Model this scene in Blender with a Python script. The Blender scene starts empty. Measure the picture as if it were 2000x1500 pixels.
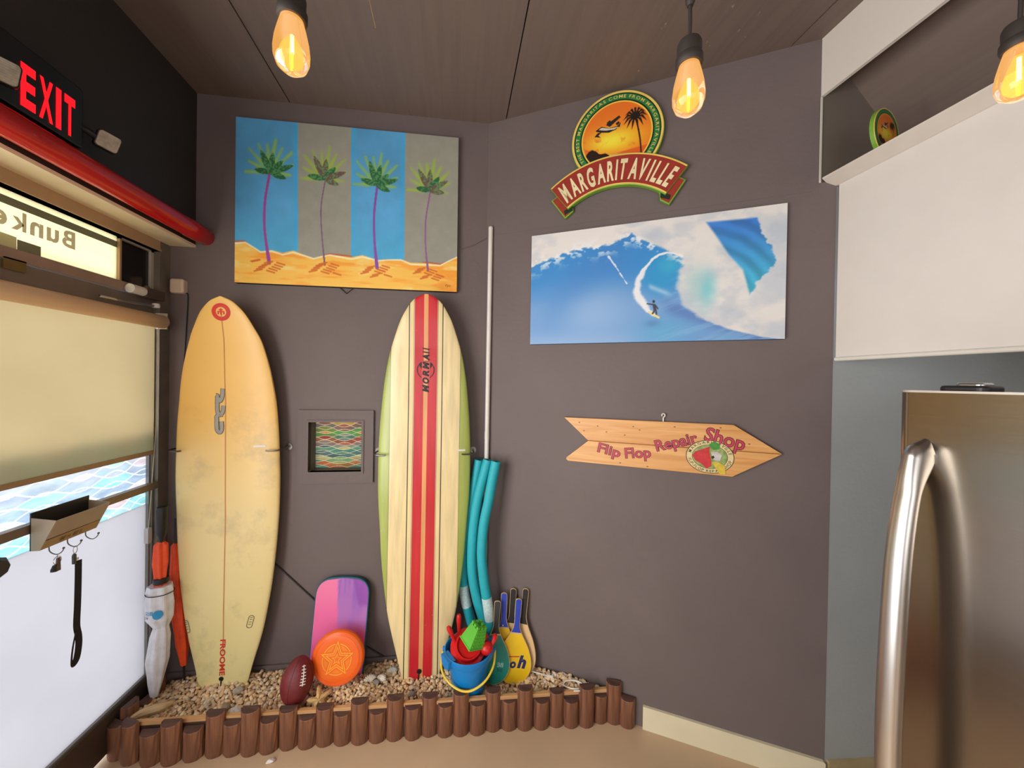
import bpy, math, random
import numpy as np
from mathutils import Matrix, Vector
random.seed(7); rng = np.random.default_rng(7)
scene = bpy.context.scene
col = scene.collection
R_ = math.radians

# ---------------------------------------------------------------- camera
CAM_H = 1.72
FPX = 721.5
yaw, pitch, roll = R_(8.7), R_(-0.36), R_(0.93)
fw = Vector((math.sin(yaw)*math.cos(pitch), math.cos(yaw)*math.cos(pitch), math.sin(pitch)))
r0 = Vector((math.cos(yaw), -math.sin(yaw), 0)); u0 = r0.cross(fw)
cr = math.cos(roll)*r0 + math.sin(roll)*u0
cu = -math.sin(roll)*r0 + math.cos(roll)*u0
cam = bpy.data.objects.new('camera', bpy.data.cameras.new('camera'))
col.objects.link(cam)
cam.matrix_world = Matrix(((cr.x, cu.x, -fw.x, 0), (cr.y, cu.y, -fw.y, 0), (cr.z, cu.z, -fw.z, CAM_H), (0, 0, 0, 1)))
cam.data.sensor_fit = 'HORIZONTAL'; cam.data.sensor_width = 36.0
cam.data.lens = 36.0*FPX/2000.0
cam.data.clip_start = 0.02
scene.camera = cam

# ---------------------------------------------------------------- world, window light, exposure
scene.view_settings.view_transform = 'Standard'
scene.view_settings.look = 'None'
scene.view_settings.gamma = 1.0
scene.view_settings.use_curve_mapping = False
scene.view_settings.exposure = 0.45
w = bpy.data.worlds.new('world'); scene.world = w; w.use_nodes = True
bg = w.node_tree.nodes['Background']
bg.inputs[0].default_value = (0.97, 0.98, 1.0, 1); bg.inputs[1].default_value = 2.9

def area(name, loc, direction, sx, sy, power, color):
    l = bpy.data.lights.new(name, 'AREA'); l.shape = 'RECTANGLE'; l.size = sx; l.size_y = sy
    l.energy = power; l.color = color
    o = bpy.data.objects.new(name, l); col.objects.link(o); o.location = loc
    o.rotation_euler = Vector(direction).to_track_quat('-Z', 'Y').to_euler()
    return o
# daylight entering through the storefront windows on the left, behind the camera, plus a fill lamp added at the rear wall
area('storefront_daylight', (-1.495, 0.05, 1.47), (1, 0, 0), 2.1, 1.66, 58, (1.0, 0.97, 0.93))
area('rear_fill_light', (0.1, -3.34, 1.45), (0, 1, 0.05), 2.6, 1.9, 21, (1.0, 0.96, 0.91))

# ---------------------------------------------------------------- measuring: room planes
CAMP = Vector((0, 0, CAM_H))
def ray(px, py): return (fw*FPX + cr*(px-1000) - cu*(py-750)).normalized()
def hit(px, py, P, n):
    d = ray(px, py); return CAMP + d*((P-CAMP).dot(n)/d.dot(n))
TA, TB = R_(-1.5), R_(-29.45)
dA = Vector((math.cos(TA), math.sin(TA), 0)); nA = Vector((dA.y, -dA.x, 0))
dB = Vector((math.cos(TB), math.sin(TB), 0)); nB = Vector((dB.y, -dB.x, 0))
K0 = Vector((0.1698, 2.1596, 0))            # where the two back walls meet
UP = Vector((0, 0, 1))
CEIL = 3.22
XL = -1.376     # face of the black wall above the door
XJ = -1.495     # door jamb face
XD = -1.535     # door glass
def frame(origin, d, n):
    return Matrix(((d.x, 0, n.x, origin.x), (d.y, 0, n.y, origin.y), (d.z, 1, n.z, origin.z), (0, 0, 0, 1)))
FA = frame(K0, dA, nA); FB = frame(K0, dB, nB)
def at_A(px, py, off=0.0):
    P = hit(px, py, K0+nA*off, nA); return ((P-K0).dot(dA), P.z)
def at_B(px, py, off=0.0):
    P = hit(px, py, K0+nB*off, nB); return ((P-K0).dot(dB), P.z)
def at_X(px, py, X):
    P = hit(px, py, Vector((X, 0, 0)), Vector((1, 0, 0))); return (P.y, P.z)
def at_Y(px, py, Y): return hit(px, py, Vector((0, Y, 0)), Vector((0, 1, 0)))
def frame_left(X): return frame(Vector((X, 0, 0)), Vector((0, 1, 0)), Vector((1, 0, 0)))

# ---------------------------------------------------------------- materials
def lin(c):
    c = np.asarray(c, float)
    if c.max() > 1.001: c = c/255.0
    return np.where(c <= 0.04045, c/12.92, ((c+0.055)/1.055)**2.4)
def rgba(c): v = lin(c); return (float(v[0]), float(v[1]), float(v[2]), 1.0)
MATS = {}
def new_mat(name):
    m = bpy.data.materials.new(name); m.use_nodes = True
    nt = m.node_tree; b = nt.nodes['Principled BSDF']
    return m, nt, b
def pm(name, c, rough=0.6, metal=0.0, var=0.10, scale=12.0, bump=0.0, bscale=60.0, stretch=None, spec=0.5, coat=0.0, c2=None, detail=5.0):
    """plain procedural surface: noise-varied colour plus fine relief (object coordinates)"""
    if name in MATS: return MATS[name]
    m, nt, b = new_mat(name)
    tc = nt.nodes.new('ShaderNodeTexCoord'); mp = nt.nodes.new('ShaderNodeMapping')
    nt.links.new(tc.outputs['Object'], mp.inputs[0])
    if stretch: mp.inputs['Scale'].default_value = stretch
    n = nt.nodes.new('ShaderNodeTexNoise'); n.inputs['Scale'].default_value = scale; n.inputs['Detail'].default_value = detail
    nt.links.new(mp.outputs[0], n.inputs['Vector'])
    rp = nt.nodes.new('ShaderNodeValToRGB')
    base = lin(c)
    if c2 is None: lo, hi = base*(1-var), np.minimum(base*(1+var), 1)
    else: lo, hi = base, lin(c2)
    rp.color_ramp.elements[0].position = 0.3; rp.color_ramp.elements[1].position = 0.7
    rp.color_ramp.elements[0].color = (*lo, 1); rp.color_ramp.elements[1].color = (*hi, 1)
    nt.links.new(n.outputs['Fac'], rp.inputs[0]); nt.links.new(rp.outputs[0], b.inputs['Base Color'])
    b.inputs['Roughness'].default_value = rough; b.inputs['Metallic'].default_value = metal
    b.inputs['Specular IOR Level'].default_value = spec; b.inputs['Coat Weight'].default_value = coat
    if bump > 0:
        n2 = nt.nodes.new('ShaderNodeTexNoise'); n2.inputs['Scale'].default_value = bscale; n2.inputs['Detail'].default_value = 6
        nt.links.new(mp.outputs[0], n2.inputs['Vector'])
        bp = nt.nodes.new('ShaderNodeBump'); bp.inputs['Strength'].default_value = bump; bp.inputs['Distance'].default_value = 0.01
        nt.links.new(n2.outputs['Fac'], bp.inputs['Height']); nt.links.new(bp.outputs[0], b.inputs['Normal'])
    MATS[name] = m; return m
def am(name, rough=0.6, coat=0.0, grain=0.06):
    """print / paint: colours stored on the mesh, with a light grain"""
    if name in MATS: return MATS[name]
    m, nt, b = new_mat(name)
    a = nt.nodes.new('ShaderNodeAttribute'); a.attribute_name = 'Col'
    n = nt.nodes.new('ShaderNodeTexNoise'); n.inputs['Scale'].default_value = 150
    hs = nt.nodes.new('ShaderNodeMath'); hs.operation = 'MULTIPLY_ADD'; hs.inputs[1].default_value = grain*2; hs.inputs[2].default_value = 1-grain
    nt.links.new(n.outputs['Fac'], hs.inputs[0])
    mx = nt.nodes.new('ShaderNodeVectorMath'); mx.operation = 'SCALE'
    nt.links.new(a.outputs['Color'], mx.inputs[0]); nt.links.new(hs.outputs[0], mx.inputs['Scale'])
    nt.links.new(mx.outputs[0], b.inputs['Base Color'])
    b.inputs['Roughness'].default_value = rough; b.inputs['Coat Weight'].default_value = coat
    MATS[name] = m; return m
def translucent(name, c, attr=False, mixd=0.25, rough=0.5):
    """frosted film / blind cloth: lets diffuse daylight through"""
    if name in MATS: return MATS[name]
    m = bpy.data.materials.new(name); m.use_nodes = True; nt = m.node_tree
    nt.nodes.remove(nt.nodes['Principled BSDF']); out = nt.nodes['Material Output']
    t = nt.nodes.new('ShaderNodeBsdfTranslucent'); d = nt.nodes.new('ShaderNodeBsdfDiffuse'); mx = nt.nodes.new('ShaderNodeMixShader')
    mx.inputs[0].default_value = mixd
    if attr:
        a = nt.nodes.new('ShaderNodeAttribute'); a.attribute_name = 'Col'
        nt.links.new(a.outputs['Color'], t.inputs[0]); nt.links.new(a.outputs['Color'], d.inputs[0])
    else:
        n = nt.nodes.new('ShaderNodeTexNoise'); n.inputs['Scale'].default_value = 3
        rp = nt.nodes.new('ShaderNodeValToRGB'); v = lin(c)
        rp.color_ramp.elements[0].color = (*(v*0.93), 1); rp.color_ramp.elements[1].color = (*np.minimum(v*1.07, 1), 1)
        nt.links.new(n.outputs['Fac'], rp.inputs[0])
        nt.links.new(rp.outputs[0], t.inputs[0]); nt.links.new(rp.outputs[0], d.inputs[0])
    nt.links.new(t.outputs[0], mx.inputs[1]); nt.links.new(d.outputs[0], mx.inputs[2]); nt.links.new(mx.outputs[0], out.inputs[0])
    MATS[name] = m; return m
def clear_glass():
    if 'clear_glass' in MATS: return MATS['clear_glass']
    m = bpy.data.materials.new('clear_glass'); m.use_nodes = True; nt = m.node_tree
    nt.nodes.remove(nt.nodes['Principled BSDF']); out = nt.nodes['Material Output']
    t = nt.nodes.new('ShaderNodeBsdfTransparent'); t.inputs[0].default_value = (0.93, 0.95, 0.94, 1)
    g = nt.nodes.new('ShaderNodeBsdfGlossy'); g.inputs['Roughness'].default_value = 0.03
    mx = nt.nodes.new('ShaderNodeMixShader'); mx.inputs[0].default_value = 0.05
    nt.links.new(t.outputs[0], mx.inputs[1]); nt.links.new(g.outputs[0], mx.inputs[2]); nt.links.new(mx.outputs[0], out.inputs[0])
    MATS['clear_glass'] = m; return m
def emissive(name, c, strength):
    if name in MATS: return MATS[name]
    m, nt, b = new_mat(name)
    b.inputs['Base Color'].default_value = rgba(c); b.inputs['Emission Color'].default_value = rgba(c); b.inputs['Emission Strength'].default_value = strength
    MATS[name] = m; return m
def wood(name, c1, c2, axis='X', scale=4.0, rough=0.5, dist=3.0, knots=False):
    """grain running along one object axis"""
    if name in MATS: return MATS[name]
    m, nt, b = new_mat(name)
    tc = nt.nodes.new('ShaderNodeTexCoord'); mp = nt.nodes.new('ShaderNodeMapping')
    s = {'X': (0.6, 9, 9), 'Y': (9, 0.6, 9), 'Z': (9, 9, 0.6)}[axis]
    mp.inputs['Scale'].default_value = s; nt.links.new(tc.outputs['Object'], mp.inputs[0])
    n = nt.nodes.new('ShaderNodeTexNoise'); n.inputs['Scale'].default_value = scale; n.inputs['Detail'].default_value = 7; n.inputs['Distortion'].default_value = dist*0.3
    nt.links.new(mp.outputs[0], n.inputs['Vector'])
    rp = nt.nodes.new('ShaderNodeValToRGB'); rp.color_ramp.elements[0].position = 0.32; rp.color_ramp.elements[1].position = 0.68
    rp.color_ramp.elements[0].color = rgba(c1); rp.color_ramp.elements[1].color = rgba(c2)
    nt.links.new(n.outputs['Fac'], rp.inputs[0]); nt.links.new(rp.outputs[0], b.inputs['Base Color'])
    bp = nt.nodes.new('ShaderNodeBump'); bp.inputs['Strength'].default_value = 0.25; bp.inputs['Distance'].default_value = 0.004
    nt.links.new(n.outputs['Fac'], bp.inputs['Height']); nt.links.new(bp.outputs[0], b.inputs['Normal'])
    b.inputs['Roughness'].default_value = rough
    MATS[name] = m; return m

WALL = pm('charcoal_brown_paint', (113, 101, 99), 0.62, var=0.06, scale=2.5, bump=0.12, bscale=40, spec=0.35)
BLACKWALL = pm('black_brown_paint', (58, 52, 48), 0.6, var=0.10, scale=2.5, bump=0.12, bscale=40, spec=0.35)
WHITEWALL = pm('warm_white_paint', (226, 220, 210), 0.7, var=0.02, scale=3, bump=0.05)
GREYWALL = pm('blue_grey_paint', (172, 176, 176), 0.6, var=0.05, scale=3, bump=0.1)
BASEB = pm('cream_baseboard_paint', (226, 216, 184), 0.5, var=0.04, scale=6)
FLOORM = pm('tan_floor_coating', (206, 176, 142), 0.38, var=0.09, scale=2.2, bump=0.05, bscale=30)
PLY = wood('dark_painted_plywood', (112, 97, 89), (119, 103, 94), 'Y', 3.0, 0.55)
BRONZE = pm('bronze_door_metal', (92, 78, 68), 0.42, 0.35, var=0.10, scale=5)
TANMETAL = pm('tan_frame_metal', (190, 156, 120), 0.45, 0.2, var=0.08, scale=4)
BLACKP = pm('black_plastic', (24, 23, 23), 0.45, var=0.15)
WHITEP = pm('white_plastic', (228, 224, 214), 0.4, var=0.04)
STEEL = pm('bright_steel', (190, 190, 190), 0.25, 1.0, var=0.06)
DARKSTEEL = pm('dark_wire_steel', (120, 118, 112), 0.35, 1.0, var=0.08)

# ---------------------------------------------------------------- mesh helpers
class MB:
    def __init__(s): s.v = []; s.f = []
    def add(s, v, f):
        k = len(s.v); s.v += [tuple(p) for p in v]; s.f += [tuple(i+k for i in q) for q in f]; return s
    def box(s, x0, x1, y0, y1, z0, z1):
        return s.add([(x0,y0,z0),(x1,y0,z0),(x1,y1,z0),(x0,y1,z0),(x0,y0,z1),(x1,y0,z1),(x1,y1,z1),(x0,y1,z1)],
                     [(3,2,1,0),(4,5,6,7),(0,1,5,4),(1,2,6,5),(2,3,7,6),(3,0,4,7)])
    def prism(s, pts, z0, z1, bev=0.0):
        """outline (counter-clockwise, x/y) extruded along z, front edge optionally rounded"""
        n = len(pts); layers = [(pts, z0)]
        if bev > 0:
            layers += [(pts, z1-bev), (inset(pts, bev*0.3), z1-bev*0.3), (inset(pts, bev), z1)]
        else: layers += [(pts, z1)]
        v = []; f = []
        for P, z in layers: v += [(x, y, z) for x, y in P]
        for k in range(len(layers)-1):
            for i in range(n):
                j = (i+1) % n; f.append((k*n+i, k*n+j, (k+1)*n+j, (k+1)*n+i))
        f.append(tuple(reversed(range(n)))); m = (len(layers)-1)*n; f.append(tuple(range(m, m+n)))
        return s.add(v, f)
    def poly(s, pts, z=0.0):
        return s.add([(x, y, z) for x, y in pts], [tuple(range(len(pts)))])
    def ring(s, outer, inner, z0, z1):
        n = len(outer); v = []; f = []
        for P, z in ((outer, z0), (outer, z1), (inner, z1), (inner, z0)): v += [(x, y, z) for x, y in P]
        for k in range(4):
            for i in range(n):
                j = (i+1) % n; f.append((k*n+i, k*n+j, ((k+1) % 4)*n+j, ((k+1) % 4)*n+i))
        return s.add(v, f)
    def lathe(s, prof, n=24, axis='Z', c=(0,0,0), cap=True):
        v = []; f = []
        for r, h in prof:
            for i in range(n):
                a = 2*math.pi*i/n; x, y = r*math.cos(a), r*math.sin(a)
                p = {'Z': (x, y, h), 'X': (h, x, y), 'Y': (y, h, x)}[axis]
                v.append((p[0]+c[0], p[1]+c[1], p[2]+c[2]))
        for k in range(len(prof)-1):
            for i in range(n):
                j = (i+1) % n; f.append((k*n+i, k*n+j, (k+1)*n+j, (k+1)*n+i))
        if cap:
            f.append(tuple(reversed(range(n)))); m = (len(prof)-1)*n; f.append(tuple(range(m, m+n)))
        return s.add(v, f)
    def tube(s, path, r, n=10, closed=False):
        path = [Vector(p) for p in path]; m = len(path); v = []; f = []
        rr = r if isinstance(r, (list, tuple)) else [r]*m
        t0 = (path[1]-path[0]).normalized(); a = t0.orthogonal().normalized()
        for k, p in enumerate(path):
            if closed: t = path[(k+1) % m]-path[k-1]
            else: t = path[min(k+1, m-1)]-path[max(k-1, 0)]
            t.normalize(); a = (a-t*a.dot(t)).normalized(); b = t.cross(a)
            for i in range(n):
                q = 2*math.pi*i/n; v.append(tuple(p+(a*math.cos(q)+b*math.sin(q))*rr[k]))
        for k in range(m if closed else m-1):
            k2 = (k+1) % m
            for i in range(n):
                j = (i+1) % n; f.append((k*n+i, k*n+j, k2*n+j, k2*n+i))
        if not closed:
            f.append(tuple(reversed(range(n)))); f.append(tuple(range((m-1)*n, m*n)))
        return s.add(v, f)
    def xf(s, M):
        s.v = [tuple(M @ Vector(p)) for p in s.v]; return s
def inset(pts, d):
    n = len(pts); out = []
    for i in range(n):
        p0, p1, p2 = Vector(pts[i-1]), Vector(pts[i]), Vector(pts[(i+1) % n])
        e1 = (p1-p0).normalized(); e2 = (p2-p1).normalized()
        n1 = Vector((-e1.y, e1.x)); n2 = Vector((-e2.y, e2.x)); m = n1+n2
        m = m.normalized() if m.length > 1e-6 else n1
        k = d/max(m.dot(n1), 0.35); out.append((p1.x+m.x*k, p1.y+m.y*k))
    return out
def circle(cx, cy, r, n=48, ry=None, a0=0, a1=360):
    ry = r if ry is None else ry; full = abs(a1-a0) >= 359.9
    m = n if full else n+1
    return [(cx+r*math.cos(R_(a0+(a1-a0)*i/n)), cy+ry*math.sin(R_(a0+(a1-a0)*i/n))) for i in range(m)]
def rrect(x0, x1, y0, y1, r, n=6):
    p = []
    for cx, cy, a in ((x1-r, y0+r, -90), (x1-r, y1-r, 0), (x0+r, y1-r, 90), (x0+r, y0+r, 180)):
        p += [(cx+r*math.cos(R_(a+90*i/n)), cy+r*math.sin(R_(a+90*i/n))) for i in range(n+1)]
    return p
def smooth_path(pts, n=8):
    P = [Vector(p) for p in pts]; P = [2*P[0]-P[1]]+P+[2*P[-1]-P[-2]]; out = []
    for k in range(1, len(P)-2):
        a, b, c, d = P[k-1:k+3]
        for i in range(n):
            t = i/n; out.append(0.5*((2*b)+(c-a)*t+(2*a-5*b+4*c-d)*t*t+(3*b-a-3*c+d)*t**3))
    out.append(P[-2]); return out
def mk(name, mb, mat, parent=None, M=None, smooth=False, label=None):
    me = bpy.data.meshes.new(name); me.from_pydata(mb.v, [], mb.f); me.update()
    if isinstance(mat, (list, tuple)):
        for q in mat: me.materials.append(q)
    else: me.materials.append(mat)
    if smooth:
        me.polygons.foreach_set('use_smooth', [True]*len(me.polygons))
        try: me.set_sharp_from_angle(angle=R_(40))
        except Exception: pass
    o = bpy.data.objects.new(name, me); col.objects.link(o)
    if parent is not None: o.parent = parent
    if M is not None:
        if parent is not None: o.matrix_local = M
        else: o.matrix_world = M
    if label: o['label'] = label
    return o
def tag(o, label, cat, group=None):
    o['label'] = label; o['category'] = cat
    if group: o['group'] = group
    return o
def thing(name, label, cat, M=None, group=None):
    o = bpy.data.objects.new(name, None); o.empty_display_size = 0.05; col.objects.link(o)
    if M is not None: o.matrix_world = M
    return tag(o, label, cat, group)
def struct(o):
    if o.parent is None: o['kind'] = 'structure'
    return o
def copy_tree(src, M, label, group=None):
    r = src.copy(); col.objects.link(r); r.matrix_world = M; r['label'] = label
    if group: r['group'] = group
    def rec(a, b):
        for ch in a.children:
            c = ch.copy(); col.objects.link(c); c.parent = b; rec(ch, c)
    rec(src, r); return r
def T(x, y, z): return Matrix.Translation((x, y, z))
def RX(a): return Matrix.Rotation(R_(a), 4, 'X')
def RY(a): return Matrix.Rotation(R_(a), 4, 'Y')
def RZ(a): return Matrix.Rotation(R_(a), 4, 'Z')
def paint_grid(name, W, H, nx, ny, fn, mat, parent=None, M=None, surf=None):
    """flat print: a fine grid whose vertices carry the picture's colours; fn(u,v)->sRGB (0..1)"""
    u, v = np.meshgrid(np.linspace(0, 1, nx), np.linspace(0, 1, ny))
    c = np.clip(fn(u.ravel(), v.ravel()), 0, 1)
    X, Y = (u.ravel()-0.5)*W, (v.ravel()-0.5)*H
    Z = np.zeros_like(X)
    V = np.stack([X, Y, Z], 1)
    i = (np.arange(nx-1)[None, :]+np.arange(ny-1)[:, None]*nx).ravel()
    F = np.stack([i, i+1, i+nx+1, i+nx], 1)
    me = bpy.data.meshes.new(name); me.from_pydata(V.tolist(), [], F.tolist()); me.update()
    a = me.color_attributes.new('Col', 'FLOAT_COLOR', 'POINT')
    a.data.foreach_set('color', np.concatenate([lin(c), np.ones((len(c), 1))], 1).astype(np.float32).ravel())
    me.materials.append(mat)
    o = bpy.data.objects.new(name, me); col.objects.link(o)
    if parent is not None: o.parent = parent
    if M is not None:
        if parent is not None: o.matrix_local = M
        else: o.matrix_world = M
    return o
def sst(a, b, x): t = np.clip((x-a)/(b-a), 0, 1); return t*t*(3-2*t)
def over(base, c, m): m = np.asarray(m)[:, None]; return base*(1-m)+np.asarray(c, float).reshape(-1, 3)/255.0*m
def vnoise(x, y, seed=0):
    xi, yi = np.floor(x).astype(int), np.floor(y).astype(int); xf, yf = x-xi, y-yi
    def h(a, b):
        q = (a*374761393+b*668265263+seed*982451653) & 0xffffffff; q = ((q ^ (q >> 13))*1274126177) & 0xffffffff
        return ((q ^ (q >> 16)) & 0xffff)/65535.0
    sx, sy = xf*xf*(3-2*xf), yf*yf*(3-2*yf)
    return (h(xi, yi)*(1-sx)+h(xi+1, yi)*sx)*(1-sy)+(h(xi, yi+1)*(1-sx)+h(xi+1, yi+1)*sx)*sy
def fbm(x, y, seed=0, o=4):
    s = 0; a = 0.5
    for k in range(o): s = s+a*vnoise(x*2**k, y*2**k, seed+k); a *= 0.5
    return s/(1-0.5**o)
def seg_dist(x, y, a, b):
    ax, ay = a; bx, by = b; dx, dy = bx-ax, by-ay
    t = np.clip(((x-ax)*dx+(y-ay)*dy)/(dx*dx+dy*dy+1e-12), 0, 1)
    return np.hypot(x-ax-t*dx, y-ay-t*dy), t
def in_poly(x, y, P):
    c = np.zeros(x.shape, bool); n = len(P)
    for i in range(n):
        (x0, y0), (x1, y1) = P[i], P[i-1]
        c ^= ((y0 > y) != (y1 > y)) & (x < (x1-x0)*(y-y0)/(y1-y0+1e-12)+x0)
    return c
def poly_dist(x, y, P, closed=True):
    d = np.full(x.shape, 9.0); n = len(P)
    for i in range(n if closed else n-1): d = np.minimum(d, seg_dist(x, y, P[i], P[(i+1) % n])[0])
    return d

# ---------------------------------------------------------------- lettering (mesh from the built-in font)
_tc = {}
def glyphs(s, bold=0.0, shear=0.0):
    key = (s, bold, shear)
    if key in _tc: return _tc[key]
    cu_ = bpy.data.curves.new('t', 'FONT'); cu_.body = s; cu_.size = 1.0; cu_.offset = bold; cu_.shear = shear; cu_.resolution_u = 3
    ob = bpy.data.objects.new('t', cu_); me = bpy.data.meshes.new_from_object(ob)
    V = np.array([tuple(v.co)[:2] for v in me.vertices]) if len(me.vertices) else np.zeros((0, 2)); F = [tuple(p.vertices) for p in me.polygons]
    bpy.data.meshes.remove(me); bpy.data.objects.remove(ob); bpy.data.curves.remove(cu_)
    _tc[key] = (V, F); return V, F
def text_flat(s, x0, x1, y0, y1, bold=0.0, shear=0.0, z=0.0, mirror=False):
    """whole word fitted into a box"""
    V, F = glyphs(s, bold, shear); lo, hi = V.min(0), V.max(0); W = (V-lo)/(hi-lo)
    if mirror: W[:, 0] = 1-W[:, 0]
    mb = MB(); mb.add([(x0+(x1-x0)*p[0], y0+(y1-y0)*p[1], z) for p in W], [tuple(reversed(q)) for q in F] if mirror else F); return mb
def text_arc(s, cx, cy, r, a_start, a_end, h, bold=0.0, z=0.0, inside=False, wide=1.0, shear=0.0):
    """letters standing on a circle, from angle a_start to a_end (degrees)"""
    mb = MB(); ws = []
    for ch in s:
        if ch == ' ': ws.append(0.32); continue
        V, F = glyphs(ch, bold, shear); ws.append((V[:, 0].max()-V[:, 0].min())+0.11)
    tot = sum(ws); pos = 0; capV, _ = glyphs('H', bold); ch_h = capV[:, 1].max()
    k = h/ch_h
    for ch, wd in zip(s, ws):
        a = R_(a_start+(a_end-a_start)*(pos+wd/2)/tot); pos += wd
        if ch == ' ': continue
        V, F = glyphs(ch, bold, shear); mid = (V[:, 0].max()+V[:, 0].min())/2
        arc = abs(R_(a_end-a_start))*r/tot
        P = []
        for p in V:
            lx, ly = (p[0]-mid)*arc*wide, p[1]*k
            if inside: rr = r-ly; tx, ty = -math.sin(a), math.cos(a); P.append((cx+math.cos(a)*rr+tx*lx, cy+math.sin(a)*rr+ty*lx, z))
            else: rr = r+ly; tx, ty = math.sin(a), -math.cos(a); P.append((cx+math.cos(a)*rr+tx*lx, cy+math.sin(a)*rr+ty*lx, z))
        mb.add(P, F)
    return mb

# ================================================================ THE SETTING
YB = -3.4                                    # rear of the room, behind the camera
struct(mk('floor', MB().box(-1.75, 2.7, YB, 2.4, -0.08, 0.0), FLOORM))
ceil = struct(mk('ceiling', MB().box(-1.75, 2.7, YB, 2.4, CEIL+0.014, CEIL+0.08), pm('ceiling_gap', (40, 34, 32), 0.8)))
xs = [-1.75, -0.914, 0.264, 1.442, 1.60]
for i in range(4):                            # plywood sheets with open joints
    for j, (ya, yb) in enumerate(((YB, -0.2), (-0.2, 2.4))):
        mk('plywood_panel', MB().box(xs[i]+0.003, xs[i+1]-0.003, ya+0.003, yb-0.003, CEIL, CEIL+0.013), PLY, ceil)
for x, y, a in ((-0.36, 1.59, 0), ):          # pale scratch along the ply
    mk('paint_scratch', MB().box(x-0.0015, x+0.0015, y-0.07, y+0.07, CEIL-0.0006, CEIL+0.001), pm('raw_wood_scratch', (170, 145, 110)), ceil)

def ceil_pt(px, py): return hit(px, py, Vector((0, 0, CEIL)), UP)
for px, py, s_ in ((1300, 48, 0.012), (1432, 12, 0.014), (1443, 60, 0.008), (1456, 72, 0.007), (1381, 82, 0.008), (1386, 90, 0.006), (1248, 138, 0.013), (1482, 27, 0.010), (1292, 55, 0.008), (740, 168, 0.006), (885, 177, 0.008), (803, 215, 0.006)):
    c_ = ceil_pt(px, py); an = random.uniform(0, 3)
    mk('paint_chip', MB().prism([(c_.x+s_*0.5*(0.6+0.4*math.sin(3*t+an))*math.cos(t+an), c_.y+s_*(0.6+0.4*math.cos(2*t))*math.sin(t+an)) for t in np.linspace(0, 6.283, 9)[:-1]], CEIL-0.0008, CEIL+0.0005), pm('worn_paint_chip', (142, 126, 114), 0.7, var=0.3, scale=90), ceil)
# back wall, left half (with the little window) -- x right, y up, z into the room
HU0, HU1, HZ0, HZ1 = -0.963, -0.683, 1.205, 1.480
m = MB(); AL = -1.80
m.box(AL, HU0, 0, CEIL+0.02, -0.11, 0); m.box(HU1, 0.0, 0, CEIL+0.02, -0.11, 0)
m.box(HU0, HU1, 0, HZ0, -0.11, 0); m.box(HU0, HU1, HZ1, CEIL+0.02, -0.11, 0)
wa = struct(mk('wall_back', m, WALL, M=FA))
# back wall, right half
m = MB().prism([(0, 0), (1.636, 0), (1.636, 2.60), (1.576, 2.60), (1.576, CEIL+0.02), (0, CEIL+0.02)], -0.11, 0)
wb = struct(mk('wall_back_right', m, WALL, M=FB))
mk('plaster_seam', MB().box(0.02, 1.55, 2.566, 2.5678, 0, 0.0005), pm('seam_paint', (101, 91, 91), 0.7), wb)

# little window: casing, reveal, stained-glass film pane
win = struct(mk('window_1', MB().ring(rrect(-1.019, -0.620, 1.140, 1.546, 0.004), rrect(HU0, HU1, HZ0, HZ1, 0.004), -0.02, 0.014), WALL, M=FA))
m = MB().ring(rrect(HU0-0.012, HU1+0.012, HZ0-0.012, HZ1+0.012, 0.004), rrect(HU0, HU1, HZ0, HZ1, 0.004), 0.0, 0.019)
mk('window_stop', m, WALL, win)
def mosaic(W, H, cw, chh, pal, seed, line=(240, 242, 240), lw=0.085, soft=0.0):
    pal = np.array(pal, float)/255.0
    def fn(u, v):
        x, y = u*W/cw, v*H/chh
        y = y+0.35*fbm(x*0.6, y*0.5, seed)
        wob = 0.30+0.42*vnoise(x*0.35, y*0.8, seed+3)
        s = np.sin(math.pi*x+2.2*vnoise(x*0.25, y*0.4, seed+9))*wob
        a, b = y+s, y-s+0.5
        ia, ib = np.floor(a).astype(int), np.floor(b).astype(int)
        k = (ia*7919+ib*104729+seed*31) & 0xffff
        k = ((k*40503) >> 3) & 0xffff
        c = pal[k % len(pal)]
        sh = 0.82+0.36*fbm(x*2.2, y*2.2, seed+5)
        c = c*sh[:, None]
        c2 = pal[(k//7) % len(pal)]; g = sst(0.3, 0.8, fbm(x*0.9, y*1.1, seed+7))
        c = c*(1-0.35*g[:, None])+c2*0.35*g[:, None]
        fa, fb = np.abs(a-np.round(a)), np.abs(b-np.round(b))
        e = np.maximum(1-sst(lw*0.45, lw, fa), 1-sst(lw*0.45, lw, fb))
        return over(c, line, e*0.85)
    return fn
PALW = [(96,150,128),(150,172,110),(206,112,70),(70,140,140),(222,166,84),(150,110,100),(110,168,86),(170,80,66),(150,150,140),(88,120,120),(196,190,130)]
paint_grid('pane', HU1-HU0, HZ1-HZ0, 190, 190, mosaic(HU1-HU0, HZ1-HZ0, 0.12, 0.027, [tuple(q*0.52 for q in p) for p in PALW], 4, (150, 136, 106), 0.055),
           translucent('stained_film', None, True, 0.15), win, T((HU0+HU1)/2, (HZ0+HZ1)/2, -0.088))

# left side: black wall over the door, cream soffit under it
struct(mk('wall_left', MB().box(-1.80, XL, YB, 2.25, 2.417, CEIL+0.02), BLACKWALL))
struct(mk('trim_1', MB().box(-1.62, XL+0.002, YB, 2.20, 2.405, 2.419), pm('cream_soffit', (244, 232, 198), 0.5, var=0.05)))
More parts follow.
